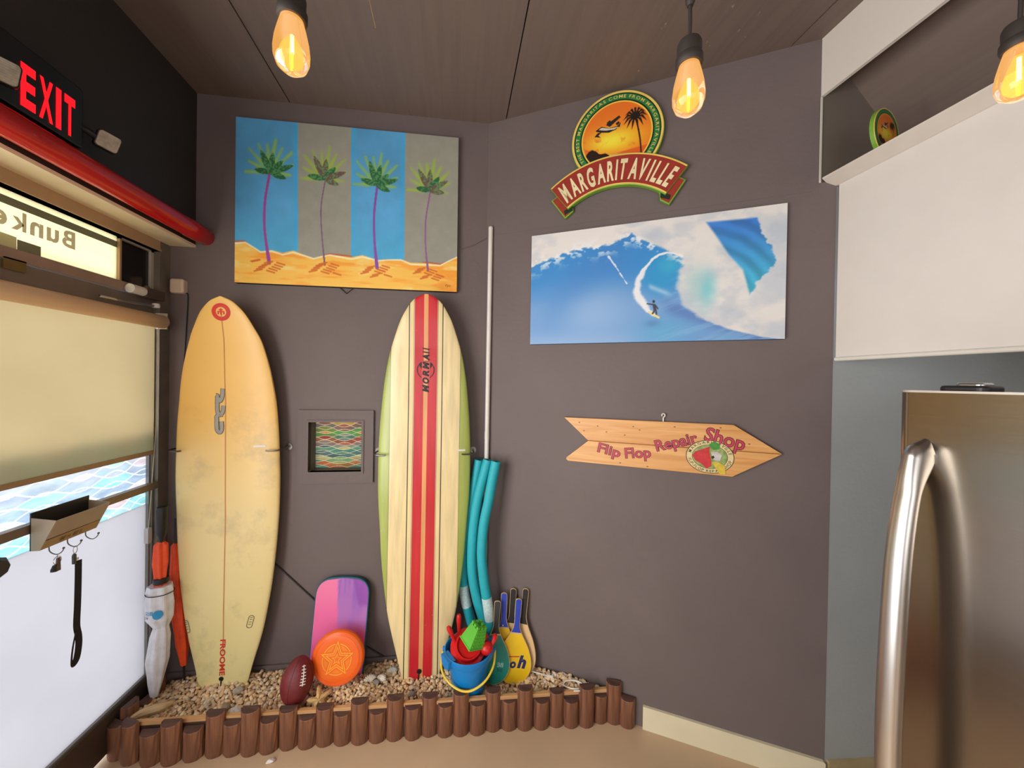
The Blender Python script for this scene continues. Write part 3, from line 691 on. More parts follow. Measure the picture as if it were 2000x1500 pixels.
# surfing photograph on canvas
WW, WH = 1.178, 0.598
wc = at_B((1018+1501+1496+1017)/4, (467+402+662+673)/4, 0.012)
def wave_picture(u, v):
    asp = WW/WH; X, Y = u*asp, v
    n1 = fbm(u*6, v*5, 61, 5); n2 = fbm(u*40, v*30, 62, 3); n3 = fbm(u*14, v*10, 63, 4)
    ua, ub = 0.83*u+0.56*v, -0.56*u+0.83*v     # streak direction of the face
    c = over(np.zeros((len(u), 3)), (112, 160, 214), np.ones(len(u)))
    c = over(c, (58, 140, 210), sst(0.30, 0.62, v+0.12*(n1-0.5)))
    band = np.exp(-(((v-0.635)-(u-0.313)*1.456)/0.20)**2)*sst(0.0, 0.2, u)*(1-sst(0.36, 0.5, u))
    c = over(c, (64, 132, 204), band*0.75)
    c = over(c, (146, 182, 224), 0.75*np.exp(-((u-0.30)/0.16)**2-((v-0.26)/0.22)**2))
    c = over(c, (150, 182, 220), 0.6*(1-sst(0.0, 0.14, v))*(1-sst(0.35, 0.6, u)))
    c = over(c, (90, 172, 214), 0.7*np.exp(-((u-0.58)/0.10)**2-((v-0.08)/0.12)**2))
    c = over(c, (88, 126, 190), 0.8*np.exp(-((v-0.26+0.75*(u-0.62))/0.06)**2)*sst(0.55, 0.62, u))
    c = over(c, (140, 190, 226), 0.45*sst(0.5, 0.75, fbm(ua*4, ub*40, 65))*sst(0.5, 0.65, u))
    # tube interior
    tube = np.exp(-(((u-0.565)/0.075)**2+((v-0.55)/0.17)**2)**2); c = over(c, (44, 152, 210), tube*0.9)
    c = over(c, (60, 176, 214), 0.8*np.exp(-(((u-0.60)/0.04)**2+((v-0.62)/0.07)**2)))
    c = over(c, (200, 220, 236), 0.6*np.exp(-(((v-0.42)+(u-0.56)*0.95)/0.022)**2)*sst(0.51, 0.53, u)*(1-sst(0.58, 0.62, u)))
    # sky and spray above the crest
    cy = np.interp(u, [0, .085, .213, .347, .404, .444, .478, .522, .603, .645, .68, .72, 1], [.711, .769, .833, .832, .871, .918, .864, .814, .757, .682, .60, .55, .5])
    edge = v-cy+0.05*(n2-0.5)+0.03*(n3-0.5)
    foam = np.array((232, 228, 224))
    c = over(c, foam, sst(-0.012, 0.010, edge)*(u < 0.70))
    c = over(c, (196, 204, 214), sst(0.0, 0.02, edge)*sst(0.45, 0.7, n3)*(u < 0.5)*0.5)
    c = over(c, (236, 240, 244), (np.exp(-(edge/0.07)**2)*sst(0.52, 0.66, n2)*0.9)*(u < 0.66))
    # thrown curtain of white water on the right
    bx = np.interp(v, [0, .015, .079, .165, .291, .425, .534, .64, .70, .78, 1], [.975, .933, .818, .721, .649, .624, .626, .645, .62, .55, .40])
    wht = sst(-0.010, 0.020, u-bx+0.02*(n2-0.5))
    c = over(c, (230, 227, 223), wht)
    c = over(c, (190, 200, 212), wht*sst(0.42, 0.7, n1)*0.7); c = over(c, (178, 192, 208), wht*sst(0.5, 0.75, fbm(u*11, v*8, 77))*0.45)
    c = over(c, (112, 204, 214), 0.85*np.exp(-(((u-0.735)/0.030)**2+((v-0.41)/0.13)**2))*wht)
    c = over(c, (168, 206, 206), 0.7*np.exp(-(((u-0.695)/0.035)**2+((v-0.46)/0.14)**2))*wht)
    F2 = [(.73, .93), (.8, .925), (.901, .918), (.915, .868), (.939, .731), (.967, .565), (.933, .46), (.908, .43), (.885, .345), (.86, .534), (.812, .657), (.765, .82)]
    dd = poly_dist(X, Y, [(a*asp, b) for a, b in F2]); ins = in_poly(u, v, F2)
    sd = np.where(ins, -dd, dd)+0.10*(n2-0.5)*sst(0.86, 0.95, u)
    m2 = 1-sst(-0.012, 0.012, sd)
    g = np.clip((v-0.35)/0.55, 0, 1)
    fc = np.array((70, 192, 220))/255.0*(1-g[:, None])+np.array((60, 124, 206))/255.0*g[:, None]
    rr = np.hypot(X-0.73*asp+0.10, (Y-0.20)); fc = fc*(0.97+0.08*np.sin(rr*60+5*n1)+0.10*(fbm(rr*30, np.arctan2(Y-0.2, X-0.73*asp+0.1)*3, 71)-0.5))[:, None]
    c = c*(1-m2[:, None])+fc*m2[:, None]
    c = over(c, (208, 220, 228), m2*0.0)
    # rim of the tube and the trail behind the surfer
    TR = [(.645, .682), (.61, .715), (.587, .722), (.555, .71), (.534, .683), (.497, .601), (.476, .514), (.472, .44), (.474, .402), (.485, .35), (.5, .308), (.52, .25), (.545, .214)]
    d = np.full(u.shape, 9.0)
    for i in range(len(TR)-1): d = np.minimum(d, seg_dist(X, Y, (TR[i][0]*asp, TR[i][1]), (TR[i+1][0]*asp, TR[i+1][1]))[0])
    wv = np.interp(v, [0.2, 0.35, 0.55, 0.62, 0.7], [0.016, 0.045, 0.035, 0.016, 0.012])
    c = over(c, (240, 240, 242), (1-sst(wv*0.35, wv, d+0.02*(n2-0.5)))*0.95)
    for a, b, w_ in (((.352, .74), (.384, .645), 0.012), ((.384, .645), (.431, .493), 0.006)):
        d, t = seg_dist(X, Y, (a[0]*asp, a[1]), (b[0]*asp, b[1])); c = over(c, (236, 240, 246), (1-sst(w_*0.4, w_, d+0.02*(n2-0.5)))*0.9)
    # surfer on a yellow-white board
    def blob(a, b, r, colr):
        nonlocal c
        d, t = seg_dist(X, Y, (a[0]*asp, a[1]), (b[0]*asp, b[1])); c = over(c, colr, 1-sst(r*0.75, r, d))
    blob((.522, .245), (.560, .196), 0.010, (236, 222, 150))
    blob((.541, .300), (.545, .262), 0.013, (66, 62, 72)); blob((.545, .262), (.536, .232), 0.008, (70, 66, 74)); blob((.548, .262), (.551, .225), 0.008, (70, 66, 74))
    blob((.540, .305), (.514, .315), 0.006, (60, 58, 66)); blob((.539, .333), (.540, .328), 0.011, (52, 44, 44))
    blob((.546, .300), (.556, .27), 0.006, (60, 58, 66))
    c = over(c, (60, 100, 160), 0.35*np.exp(-(((u-0.535)/0.03)**2+((v-0.15)/0.03)**2)))
    return c
wv_ = thing('wave_canvas', 'panoramic canvas print of a surfer riding a huge blue wave', 'canvas print', FB @ T(wc[0], wc[1], 0))
mk('canvas', MB().prism(rrect(-WW/2, WW/2, -WH/2, WH/2, 0.003, 3), 0.002, 0.020, 0.002), pm('canvas_edge_blue', (60, 90, 128), 0.7), wv_)
paint_grid('printed_face', WW-0.002, WH-0.002, 520, 264, wave_picture, am('canvas_print', 0.5, grain=0.03), wv_, T(0, 0, 0.0206))
# round emblem sign with banner (x right, y up on the right-hand back wall)
def disc_picture(rad):
    def fn(u, v):
        x, y = (u-0.5)*2, (v-0.5)*2; n = fbm(u*5, v*6, 81, 5); n2 = fbm(u*9, v*12, 82, 4)
        c = over(np.zeros((len(u), 3)), (240, 120, 36), np.ones(len(u)))
        c = over(c, (252, 206, 40), np.exp(-((x+0.02)/0.85)**2-((y+0.12)/0.42)**2)*1.0)
        c = over(c, (255, 240, 70), np.exp(-((x+0.15)/0.5)**2-((y+0.10)/0.24)**2)*0.95)
        c = over(c, (226, 92, 40), sst(0.48, 0.66, n)*sst(-0.45, -0.15, -np.abs(y+0.25))*0.8)
        c = over(c, (222, 84, 44), sst(0.5, 0.62, n2)*np.exp(-((x+0.65)/0.3)**2-((y+0.22)/0.22)**2))
        sea = 1-sst(-0.52, -0.48, y-0.10*x)
        c = over(c, (226, 92, 34), sea*0.85); c = over(c, (255, 236, 150), sea*np.exp(-((x+0.2)/0.28)**2)*sst(0.4, 0.6, np.sin(y*60+8*n)*0.5+0.5))
        isl = np.where((x < 0.0) & (y < -0.50+0.22*np.exp(-((x+0.68)/0.20)**2)+0.08*np.exp(-((x+0.3)/0.12)**2)-0.10*sst(-0.4, 0.0, x)+0.08*(n2-0.5)) & (y > -0.72), 1.0, 0.0)
        c = over(c, (40, 20, 16), isl)
        # flying boat
        P = [(-.60, .27), (-.48, .20), (-.2, .14), (.0, .19), (.12, .34), (.02, .28), (-.2, .27), (-.42, .36)]
        c = over(c, (38, 34, 34), in_poly(x, y, P)*1.0); c = over(c, (214, 206, 186), in_poly(x, y, [(-.5, .28), (-.3, .22), (-.05, .20), (.05, .25), (-.2, .26), (-.42, .33)])*1.0)
        for q in ([(-.30, .38), (-.18, .30), (.12, .52), (.08, .58)], [(-.28, .44), (-.18, .50), (-.12, .40), (-.22, .34)], [(-.02, .36), (.06, .42), (.10, .36), (.02, .30)], [(.0, .26), (.13, .38), (.10, .24)], [(-.52, .20), (-.62, .10), (-.44, .04), (-.5, .12), (-.42, .19)]):
            c = over(c, (38, 34, 34), in_poly(x, y, q)*1.0)
        # palm
        tp = smooth_path([(0.70, -0.62, 0), (0.66, -0.2, 0), (0.58, 0.22, 0), (0.52, 0.40, 0)], 6)
        d = np.full(u.shape, 9.0)
        for i in range(len(tp)-1): d = np.minimum(d, seg_dist(x, y, (tp[i].x, tp[i].y), (tp[i+1].x, tp[i+1].y))[0])
        c = over(c, (44, 20, 14), 1-sst(0.016, 0.026, d))
        for i in range(13):
            a = R_(-75+i*27.5); L = 0.36
            e1 = (0.52+math.cos(a)*L*0.55, 0.44+math.sin(a)*L*0.5+0.05); e2 = (0.52+math.cos(a)*L*0.9, 0.44+math.sin(a)*L*0.8-0.07)
            d1, _ = seg_dist(x, y, (0.52, 0.44), e1); d2, t = seg_dist(x, y, e1, e2)
            c = over(c, (30, 20, 16), np.maximum(1-sst(0.018, 0.034, d1), 1-sst(0.024, 0.042, d2+0.03*t)))
        r = np.hypot(x, y); c = over(c, (250, 210, 80), sst(0.955, 0.97, r))
        return c
    return fn
def round_print(name, rad, n, fn, mat, parent, M):
    """disc of rings x spokes carrying the picture's colours"""
    nr, ns = n, n*3; V = [(0, 0, 0)]; F = []
    for i in range(1, nr+1):
        for k in range(ns): a = 2*math.pi*k/ns; V.append((rad*i/nr*math.cos(a), rad*i/nr*math.sin(a), 0))
    for k in range(ns): F.append((0, 1+k, 1+(k+1) % ns))
    for i in range(nr-1):
        for k in range(ns): a = 1+i*ns+k; b = 1+i*ns+(k+1) % ns; F.append((a, a+ns, b+ns, b))
    me = bpy.data.meshes.new(name); me.from_pydata(V, [], F); me.update()
    A = np.array(V); c = np.clip(fn(A[:, 0]/rad/2+0.5, A[:, 1]/rad/2+0.5), 0, 1)
    at = me.color_attributes.new('Col', 'FLOAT_COLOR', 'POINT'); at.data.foreach_set('color', np.concatenate([lin(c), np.ones((len(c), 1))], 1).astype(np.float32).ravel())
    me.materials.append(mat); o = bpy.data.objects.new(name, me); col.objects.link(o); o.parent = parent; o.matrix_local = M; return o
GREEN = pm('sign_green', (40, 128, 66), 0.45, var=0.12, scale=30); DKGREEN = pm('sign_dark_green', (20, 40, 24), 0.5)
LIME = pm('sign_lime_edge', (120, 168, 52), 0.45); GOLD = pm('sign_gold_line', (240, 206, 104), 0.45); MAROON = pm('sign_maroon', (158, 50, 38), 0.5, var=0.08, scale=25); CREAM = pm('sign_cream', (240, 226, 178), 0.5)
CX, CY, RO = 0.722, 2.972, 0.227
def emblem(parent, cx, cy, s, zo, text=True):
    mk('rim', MB().prism(circle(cx, cy, RO*s, 72), zo, zo+0.022*s**0.5, 0.004), LIME, parent)
    z = zo+0.022*s**0.5
    mk('gold_ring', MB().ring(circle(cx, cy, RO*s*0.985, 72), circle(cx, cy, RO*s*0.94, 72), z-0.001, z+0.0008), GOLD, parent)
    mk('dark_ring', MB().ring(circle(cx, cy, RO*s*0.94, 72), circle(cx, cy, RO*s*0.915, 72), z-0.001, z+0.0006), DKGREEN, parent)
    mk('green_ring', MB().ring(circle(cx, cy, RO*s*0.915, 72), circle(cx, cy, RO*s*0.80, 72), z-0.001, z+0.0008), GREEN, parent)
    mk('dark_ring', MB().ring(circle(cx, cy, RO*s*0.80, 72), circle(cx, cy, RO*s*0.765, 72), z-0.001, z+0.0006), DKGREEN, parent)
    round_print('sunset_disc', RO*s*0.768, 80 if text else 24, disc_picture(1), am('sign_print', 0.45, grain=0.03), parent, T(cx, cy, z+0.0009))
    if text:
        mk('ring_lettering', text_arc('THE BEST MARGARITAS COME FROM MARGARITAVILLE', cx, cy, RO*s*0.828, 214, -38, RO*s*0.066, 0.006, z+0.0014, wide=0.88), GOLD, parent)
ms = thing('emblem_sign', 'round green sunset sign with maroon banner reading MARGARITAVILLE', 'sign', FB)
emblem(ms, CX, CY, 1.0, 0.006)
BX, BY, R1, R0b = 0.721, 2.335, 0.541, 0.387
def arcband(r0_, r1_, a0, a1, n=36):
    return [(BX+r0_*math.sin(R_(a0+(a1-a0)*i/n)), BY+r0_*math.cos(R_(a0+(a1-a0)*i/n))) for i in range(n+1)][::-1]+[(BX+r1_*math.sin(R_(a0+(a1-a0)*i/n)), BY+r1_*math.cos(R_(a0+(a1-a0)*i/n))) for i in range(n+1)]
def ccw(p):
    a = sum(p[i-1][0]*p[i][1]-p[i][0]*p[i-1][1] for i in range(len(p))); return p if a > 0 else p[::-1]
tl = ccw([(0.388, 2.699), (0.425, 2.722), (0.53, 2.69), (0.505, 2.655), (0.510, 2.627), (0.466, 2.592)])
tr = ccw([(1.049, 2.697), (1.012, 2.722), (0.91, 2.685), (0.932, 2.650), (0.934, 2.617), (0.977, 2.589)])
for p in (tl, tr):
    q = mk('banner_tail', MB().prism(p, 0.008, 0.024, 0.003), LIME, ms); mk('tail_face', MB().poly(inset(p, 0.006), 0.0246), MAROON, q)
for side in (-1, 1):
    f_ = ccw([(BX+side*0.215, 2.655), (BX+side*0.215, 2.628), (BX+side*0.257, 2.612), (BX+side*0.262, 2.634)])
    mk('banner_fold', MB().prism(f_, 0.010, 0.0255), DKGREEN, ms)
bo = ccw(arcband(R0b-0.004, R1, -38.4, 38.4))
mk('banner', MB().prism(bo, 0.012, 0.036, 0.003), LIME, ms)
mk('banner_edge_line', MB().prism(ccw(arcband(R1-0.010, R1-0.003, -38.0, 38.0)), 0.0355, 0.0368), GOLD, ms)
mk('banner_edge_line', MB().prism(ccw(arcband(R0b, R0b+0.007, -38.0, 38.0)), 0.0355, 0.0368), GOLD, ms)
mk('banner_face', MB().prism(ccw(arcband(R0b+0.007, R1-0.010, -38.2, 38.2)), 0.0355, 0.0364), MAROON, ms)
mk('banner_lettering', text_arc('MARGARITAVILLE', BX, BY, 0.414, 126.6, 53.4, 0.098, 0.035, 0.0372, wide=1.0, shear=0.12), CREAM, ms)
# the second, smaller emblem sign up on the ledge
e2 = thing('ledge_emblem_sign', 'small round green emblem sign standing up on the white ledge', 'sign', T(1.625, 1.195, 2.702) @ RZ(14) @ RX(90))
emblem(e2, 0, 0, 0.40, -0.014, False)

# wooden arrow sign
ar = thing('arrow_sign', 'pine arrow sign lettered Flip Flop Repair Shop', 'sign', FB)
top = ccw([(0.606, 1.4205), (1.455, 1.4205), (1.268, 1.538), (0.478, 1.535)])
bot = ccw([(0.608, 1.4185), (1.455, 1.4185), (1.266, 1.300), (0.504, 1.304), (0.493, 1.312), (0.494, 1.322)])
PINE = wood('honey_pine', (214, 150, 86), (236, 182, 116), 'X', 4.0, 0.4)
for p in (top, bot): mk('plank', MB().prism(p, 0.004, 0.021, 0.0015), PINE, ar)
for x, y in ((0.56, 1.512), (0.655, 1.498), (0.70, 1.47), (0.83, 1.505), (0.79, 1.46), (0.585, 1.47), (1.02, 1.515), (1.215, 1.522), (0.77, 1.318), (0.9, 1.312), (1.33, 1.455), (0.86, 1.49)):
    mk('knot', MB().poly(circle(x, y, 0.0045, 10, 0.003), 0.0213), pm('pine_knot', (150, 88, 44), 0.5), ar)
for nm, zz, bold, mat in (('lettering_outline', 0.0215, 0.040, pm('sign_dark_red', (92, 34, 46), 0.5)), ('lettering', 0.0222, 0.006, pm('sign_rose_red', (202, 66, 92), 0.5))):
    for wd, x0, y0, x1, y1, h, ht in (('Flip', 0.657, 1.366, 0.765, 1.345, 0.048, 0), ('Flop', 0.797, 1.345, 0.915, 1.359, 0.050, 0), ('Repair', 0.944, 1.392, 1.122, 1.446, 0.052, 0), ('Shop', 1.147, 1.462, 1.306, 1.424, 0.062, 0)):
        V, F = glyphs(wd, bold); V0, _ = glyphs(wd, 0.0)
        lo, hi = V0[:, 0].min(), V0[:, 0].max(); Lw = math.hypot(x1-x0, y1-y0); kx = Lw/(hi-lo); ky = h/0.70; an = math.atan2(y1-y0, x1-x0)
        P = [(x0+(p[0]-lo)*kx*math.cos(an)-p[1]*ky*math.sin(an), y0+(p[0]-lo)*kx*math.sin(an)+p[1]*ky*math.cos(an), zz) for p in V]
        mk(nm, MB().add(P, F), mat, ar)
ecx, ecy, erx, ery = 1.172, 1.384, 0.101, 0.078
em = mk('emblem', MB().prism(circle(ecx, ecy, erx, 56, ery), 0.0205, 0.0216), pm('emblem_black', (30, 28, 22), 0.5), ar)
mk('emblem_band', MB().ring(circle(ecx, ecy, erx*0.97, 56, ery*0.965), circle(ecx, ecy, erx*0.74, 56, ery*0.72), 0.021, 0.0220), pm('emblem_cream', (226, 206, 150), 0.5), em)
mk('emblem_field', MB().poly(circle(ecx, ecy, erx*0.72, 48, ery*0.70), 0.0220), pm('emblem_field_green', (150, 170, 100), 0.5, var=0.35, scale=60), em)
def ell_text(s, a0, a1, inside):
    q = text_arc(s, 0, 0, 0.80 if not inside else 0.93, a0, a1, 0.14, 0.004, 0, inside, 0.85); q.v = [(ecx+x*erx, ecy+y*ery, 0.0226) for x, y, z in q.v]; return q
mk('emblem_lettering', ell_text('MARGARITAVILLE', 168, 12, False), pm('emblem_black', (30, 28, 22), 0.5), em)
mk('emblem_lettering', ell_text('FLIP-FLOP REPAIR SHOP', 190, 350, True), pm('emblem_black', (30, 28, 22), 0.5), em)
def eb(nm, pts, c, z): mk(nm, MB().poly(ccw([(ecx+x*erx, ecy+y*ery) for x, y in pts]), z), pm('emblem_'+nm, c, 0.5, var=0.15, scale=50), em)
eb('red_shape', [(-.72, .02), (-.62, .25), (-.2, .50), (.0, .62), (-.02, .3), (.06, -.15), (.08, -.55), (-.12, -.72), (-.35, -.45), (-.62, -.25)], (206, 54, 58), 0.0230)
eb('green_shape', [(-.05, .72), (.15, .95), (.42, .78), (.38, .5), (.14, .42)], (74, 150, 62), 0.0234)
eb('grey_shape', [(.04, .3), (.3, .34), (.5, .15), (.42, -.2), (.16, -.16)], (206, 200, 196), 0.0236)
eb('yellow_shape', [(.1, -.3), (.32, -.28), (.62, -.45), (.66, -.95), (.42, -.98), (.24, -.62)], (222, 192, 66), 0.0238)
eb('dark_shape', [(.06, .02), (.16, .1), (.2, -.04), (.1, -.12)], (40, 36, 38), 0.0240)
hk = mk('screw_eye', MB().tube([(0.969, 1.528, 0.010), (0.969, 1.556, 0.010), (0.976, 1.564, 0.010), (0.976, 1.572, 0.010), (0.969, 1.576, 0.010), (0.962, 1.571, 0.010), (0.963, 1.563, 0.010)], 0.0035, 8), WHITEP, ar)

# ================================================================ SURFBOARDS (x right, y up, z out from the back wall)
class Board:
    def __init__(s, zs, hw, th, off, cx):
        s.zs, s.hw_, s.th_, s.off_, s.cx = zs, hw, th, off, cx
    def hw(s, z): return float(np.interp(z, s.zs, s.hw_))
    def th(s, z): return float(np.interp(z, s.th_[0], s.th_[1]))
    def off(s, z): return float(np.interp(z, s.off_[0], s.off_[1]))
    def front(s, x, z):
        h = max(s.hw(z), 1e-4); c = min(abs(x-s.cx)/h, 1.0)**(1/0.92); return s.off(z)+s.th(z)/2*(max(1-c*c, 0))**0.36
    def mesh(s, rows=90, n=40):
        mb = MB(); z0, z1 = s.zs[0], s.zs[-1]
        Z = [z0+(z1-z0)*(1-(1-t)**1.6) for t in np.linspace(0, 1, rows)]
        for z in Z:
            h, t, o = s.hw(z), s.th(z), s.off(z)
            for k in range(n):
                a = 2*math.pi*k/n; c, q = math.cos(a), math.sin(a)
                x = math.copysign(abs(c)**0.92, c)*h; d = math.copysign(abs(q)**0.72, q)*t/2
                mb.v.append((s.cx+x, z, o+d))
        for i in range(rows-1):
            for k in range(n):
                j = (k+1) % n; mb.f.append((i*n+k, (i+1)*n+k, (i+1)*n+j, i*n+j))
        mb.f.append(tuple(range(n))); mb.f.append(tuple(reversed(range((rows-1)*n, rows*n)))); return mb
    def wrap(s, mb, eps=0.0012):
        mb.v = [(x, y, s.front(x, y)+eps) for x, y, z in mb.v]; return mb
def densify(pts, d=0.01):
    out = []
    for i in range(len(pts)):
        a, b = pts[i], pts[(i+1) % len(pts)]; n = max(1, int(math.hypot(b[0]-a[0], b[1]-a[1])/d))
        out += [(a[0]+(b[0]-a[0])*k/n, a[1]+(b[1]-a[1])*k/n) for k in range(n)]
    return out
def smooth_prof(z, w, n=60):
    p = smooth_path([(a, b, 0) for a, b in zip(z, w)], 6); return [q.x for q in p], [max(q.y, 0) for q in p]
# --- yellowed shortboard by the door
z_, h_ = smooth_prof([.085, .12, .228, .378, .526, .674, .894, 1.16, 1.34, 1.48, 1.62, 1.76, 1.90, 1.975, 2.04, 2.08, 2.105, 2.122], [.100, .113, .139, .178, .204, .2235, .241, .2505, .247, .241, .2285, .2075, .172, .140, .106, .074, .045, .006])
b1 = Board(z_, h_, ([0.08, 0.5, 1.1, 1.7, 2.05, 2.12], [0.022, 0.052, 0.062, 0.052, 0.026, 0.012]), ([0.08, 0.4, 1.0, 1.6, 1.9, 2.12], [0.095, 0.075, 0.062, 0.075, 0.100, 0.148]), -1.331)
def foam_mat():
    m, nt, b = new_mat('yellowed_resin')
    tc = nt.nodes.new('ShaderNodeTexCoord'); sp_ = nt.nodes.new('ShaderNodeSeparateXYZ'); nt.links.new(tc.outputs['Object'], sp_.inputs[0])
    mr = nt.nodes.new('ShaderNodeMapRange'); mr.inputs[1].default_value = 0.1; mr.inputs[2].default_value = 2.1; nt.links.new(sp_.outputs['Y'], mr.inputs[0])
    rp = nt.nodes.new('ShaderNodeValToRGB'); e = rp.color_ramp.elements
    e[0].position = 0; e[0].color = rgba((236, 224, 158)); e[1].position = 1; e[1].color = rgba((248, 200, 112))
    q = e.new(0.45); q.color = rgba((238, 214, 150)); q = e.new(0.72); q.color = rgba((240, 192, 104))
    nt.links.new(mr.outputs[0], rp.inputs[0])
    n = nt.nodes.new('ShaderNodeTexNoise'); n.inputs['Scale'].default_value = 5; n.inputs['Detail'].default_value = 9; n.inputs['Roughness'].default_value = 0.68
    nt.links.new(tc.outputs['Object'], n.inputs['Vector'])
    r2 = nt.nodes.new('ShaderNodeValToRGB'); r2.color_ramp.elements[0].position = 0.50; r2.color_ramp.elements[1].position = 0.75
    r2.color_ramp.elements[0].color = (0, 0, 0, 1); r2.color_ramp.elements[1].color = (0.55, 0.55, 0.55, 1); nt.links.new(n.outputs['Fac'], r2.inputs[0])
    mr2 = nt.nodes.new('ShaderNodeMapRange'); mr2.inputs[1].default_value = 1.75; mr2.inputs[2].default_value = 1.45; nt.links.new(sp_.outputs['Y'], mr2.inputs[0])
    mm = nt.nodes.new('ShaderNodeMath'); mm.operation = 'MULTIPLY'; nt.links.new(r2.outputs[0], mm.inputs[0]); nt.links.new(mr2.outputs[0], mm.inputs[1])
    mx = nt.nodes.new('ShaderNodeMix'); mx.data_type = 'RGBA'; nt.links.new(mm.outputs[0], mx.inputs[0]); nt.links.new(rp.outputs[0], mx.inputs[6]); mx.inputs[7].default_value = rgba((168, 152, 122))
    nt.links.new(mx.outputs[2], b.inputs['Base Color']); b.inputs['Roughness'].default_value = 0.42; b.inputs['Coat Weight'].default_value = 0.25; b.inputs['Coat Roughness'].default_value = 0.3
    return m
sb = thing('surfboard', 'yellowed cream surfboard with red round nose sticker standing by the door', 'surfboard', FA)
mk('board', b1.mesh(), foam_mat(), sb, smooth=True)
bx = b1.cx
mk('stringer', b1.wrap(MB().poly(ccw(densify([(bx-0.0022, 0.30), (bx+0.0022, 0.30), (bx+0.0022, 2.03), (bx-0.0022, 2.03)], 0.03)))) if False else b1.wrap((lambda mb: mb)(MB().add([(bx+sx, z, 0) for z in np.linspace(0.30, 2.03, 60) for sx in (-0.0022, 0.0022)], [(2*i, 2*i+1, 2*i+3, 2*i+2) for i in range(59)]))), pm('stringer_orange', (206, 140, 74), 0.5), sb)
def dring(cx, cy, ro, ri, n=40):
    mb = MB(); o = circle(cx, cy, ro, n); i_ = circle(cx, cy, ri, n); mb.v = [(x, y, 0) for x, y in o+i_]; mb.f = [(k, (k+1) % n, n+(k+1) % n, n+k) for k in range(n)]; return mb
nc = (bx, 2.045)
REDST = pm('sticker_red', (214, 52, 40), 0.5)
sk = mk('nose_sticker', b1.wrap(dring(nc[0], nc[1], 0.043, 0.024), 0.0016), REDST, sb)
t_ = MB()
for w_ in ((-0.004, 0.004, -0.014, 0.012), (-0.016, -0.010, -0.012, -0.002), (0.010, 0.016, -0.012, -0.002), (-0.016, 0.016, -0.002, 0.004)):
    t_.add([(nc[0]+w_[0], nc[1]+w_[2], 0), (nc[0]+w_[1], nc[1]+w_[2], 0), (nc[0]+w_[1], nc[1]+w_[3], 0), (nc[0]+w_[0], nc[1]+w_[3], 0)], [(0, 1, 2, 3)])
t_.add([(nc[0]-0.012, nc[1]+0.008, 0), (nc[0]+0.012, nc[1]+0.008, 0), (nc[0], nc[1]+0.018, 0)], [(0, 1, 2)])
mk('sticker_mark', b1.wrap(t_, 0.0018), REDST, sk)
# big grey logo read up the board: three linked strokes
def stroke(path, w_):
    P = [Vector((p[0], p[1], 0)) for p in path]; mb = MB()
    for i, p in enumerate(P):
        t = (P[min(i+1, len(P)-1)]-P[max(i-1, 0)]).normalized(); n_ = Vector((-t.y, t.x, 0))*w_
        mb.v += [tuple(p-n_), tuple(p+n_)]
    mb.f = [(2*i, 2*i+1, 2*i+3, 2*i+2) for i in range(len(P)-1)]; return mb
def lg(zoom): u_, z2_ = at_A(320+zoom[0]/3.75, 560+zoom[1]/3.75, 0.092); return (u_, z2_)
strokes = [[(432, 985), (432, 1040), (420, 1065), (400, 1050), (396, 1000), (398, 965)], [(396, 975), (400, 945), (440, 935)], [(448, 870), (444, 905), (432, 928), (410, 930), (402, 900), (402, 850)],
           [(400, 860), (404, 800), (398, 795)], [(402, 800), (420, 838), (440, 800), (446, 745)], [(432, 985), (438, 985)]]
for nm, ww, mat, ep in (('logo_outline', 0.0108, pm('logo_dark_grey', (74, 72, 68), 0.5), 0.0014), ('logo', 0.0080, pm('logo_grey', (158, 154, 144), 0.5), 0.0019)):
    mb = MB()
    for s_ in strokes[:-1]:
        q = stroke([(p.x, p.y) for p in smooth_path([(*lg(p), 0) for p in s_], 6)], ww); mb.add(q.v, q.f)
    mk(nm, b1.wrap(mb, ep), mat, sb)
# small red lettering at the tail, leash plug, fin plugs
zt1_, zt2_ = at_A(425, 1250, 0.1)[1], at_A(423, 1319, 0.1)[1]; q = text_flat('FROOME', 0, zt1_-zt2_, 0, 0.026, 0.03); q.xf(T(bx-0.014, zt1_, 0) @ RZ(-90)); mk('tail_lettering', b1.wrap(q, 0.0016), REDST, sb)
mk('leash_plug', b1.wrap(MB().poly(circle(bx-0.004, 0.168, 0.0115, 20)), 0.0016), BLACKP, sb)
mk('leash_loop', MB().tube([(bx-0.004, 0.166, b1.front(bx, 0.166)+0.002), (bx-0.003, 0.14, b1.front(bx, 0.14)+0.006), (bx-0.004, 0.115, b1.front(bx, 0.12)+0.004)], 0.003, 6), BLACKP, sb)
for px, py, an in ((364, 1225, 12), (490, 1213, -14)):
    u_, z2_ = at_A(px, py, 0.09); o_ = rrect(-0.014, 0.014, -0.034, 0.034, 0.013, 5); i_ = rrect(-0.011, 0.011, -0.031, 0.031, 0.010, 5)
    mb = MB(); n_ = len(o_); mb.v = [(x, y, 0) for x, y in o_+i_]; mb.f = [(k, (k+1) % n_, n_+(k+1) % n_, n_+k) for k in range(n_)]
    for yy_ in (-0.016, -0.004, 0.010, 0.02): mb.add([(-0.006, yy_, 0), (0.006, yy_+0.002, 0), (0.006, yy_+0.005, 0), (-0.006, yy_+0.003, 0)], [(0, 1, 2, 3)])
    mb.xf(T(u_, z2_, 0) @ RZ(an)); mk('fin_plug', b1.wrap(mb, 0.0014), pm('plug_grey', (96, 92, 78), 0.5), sb)
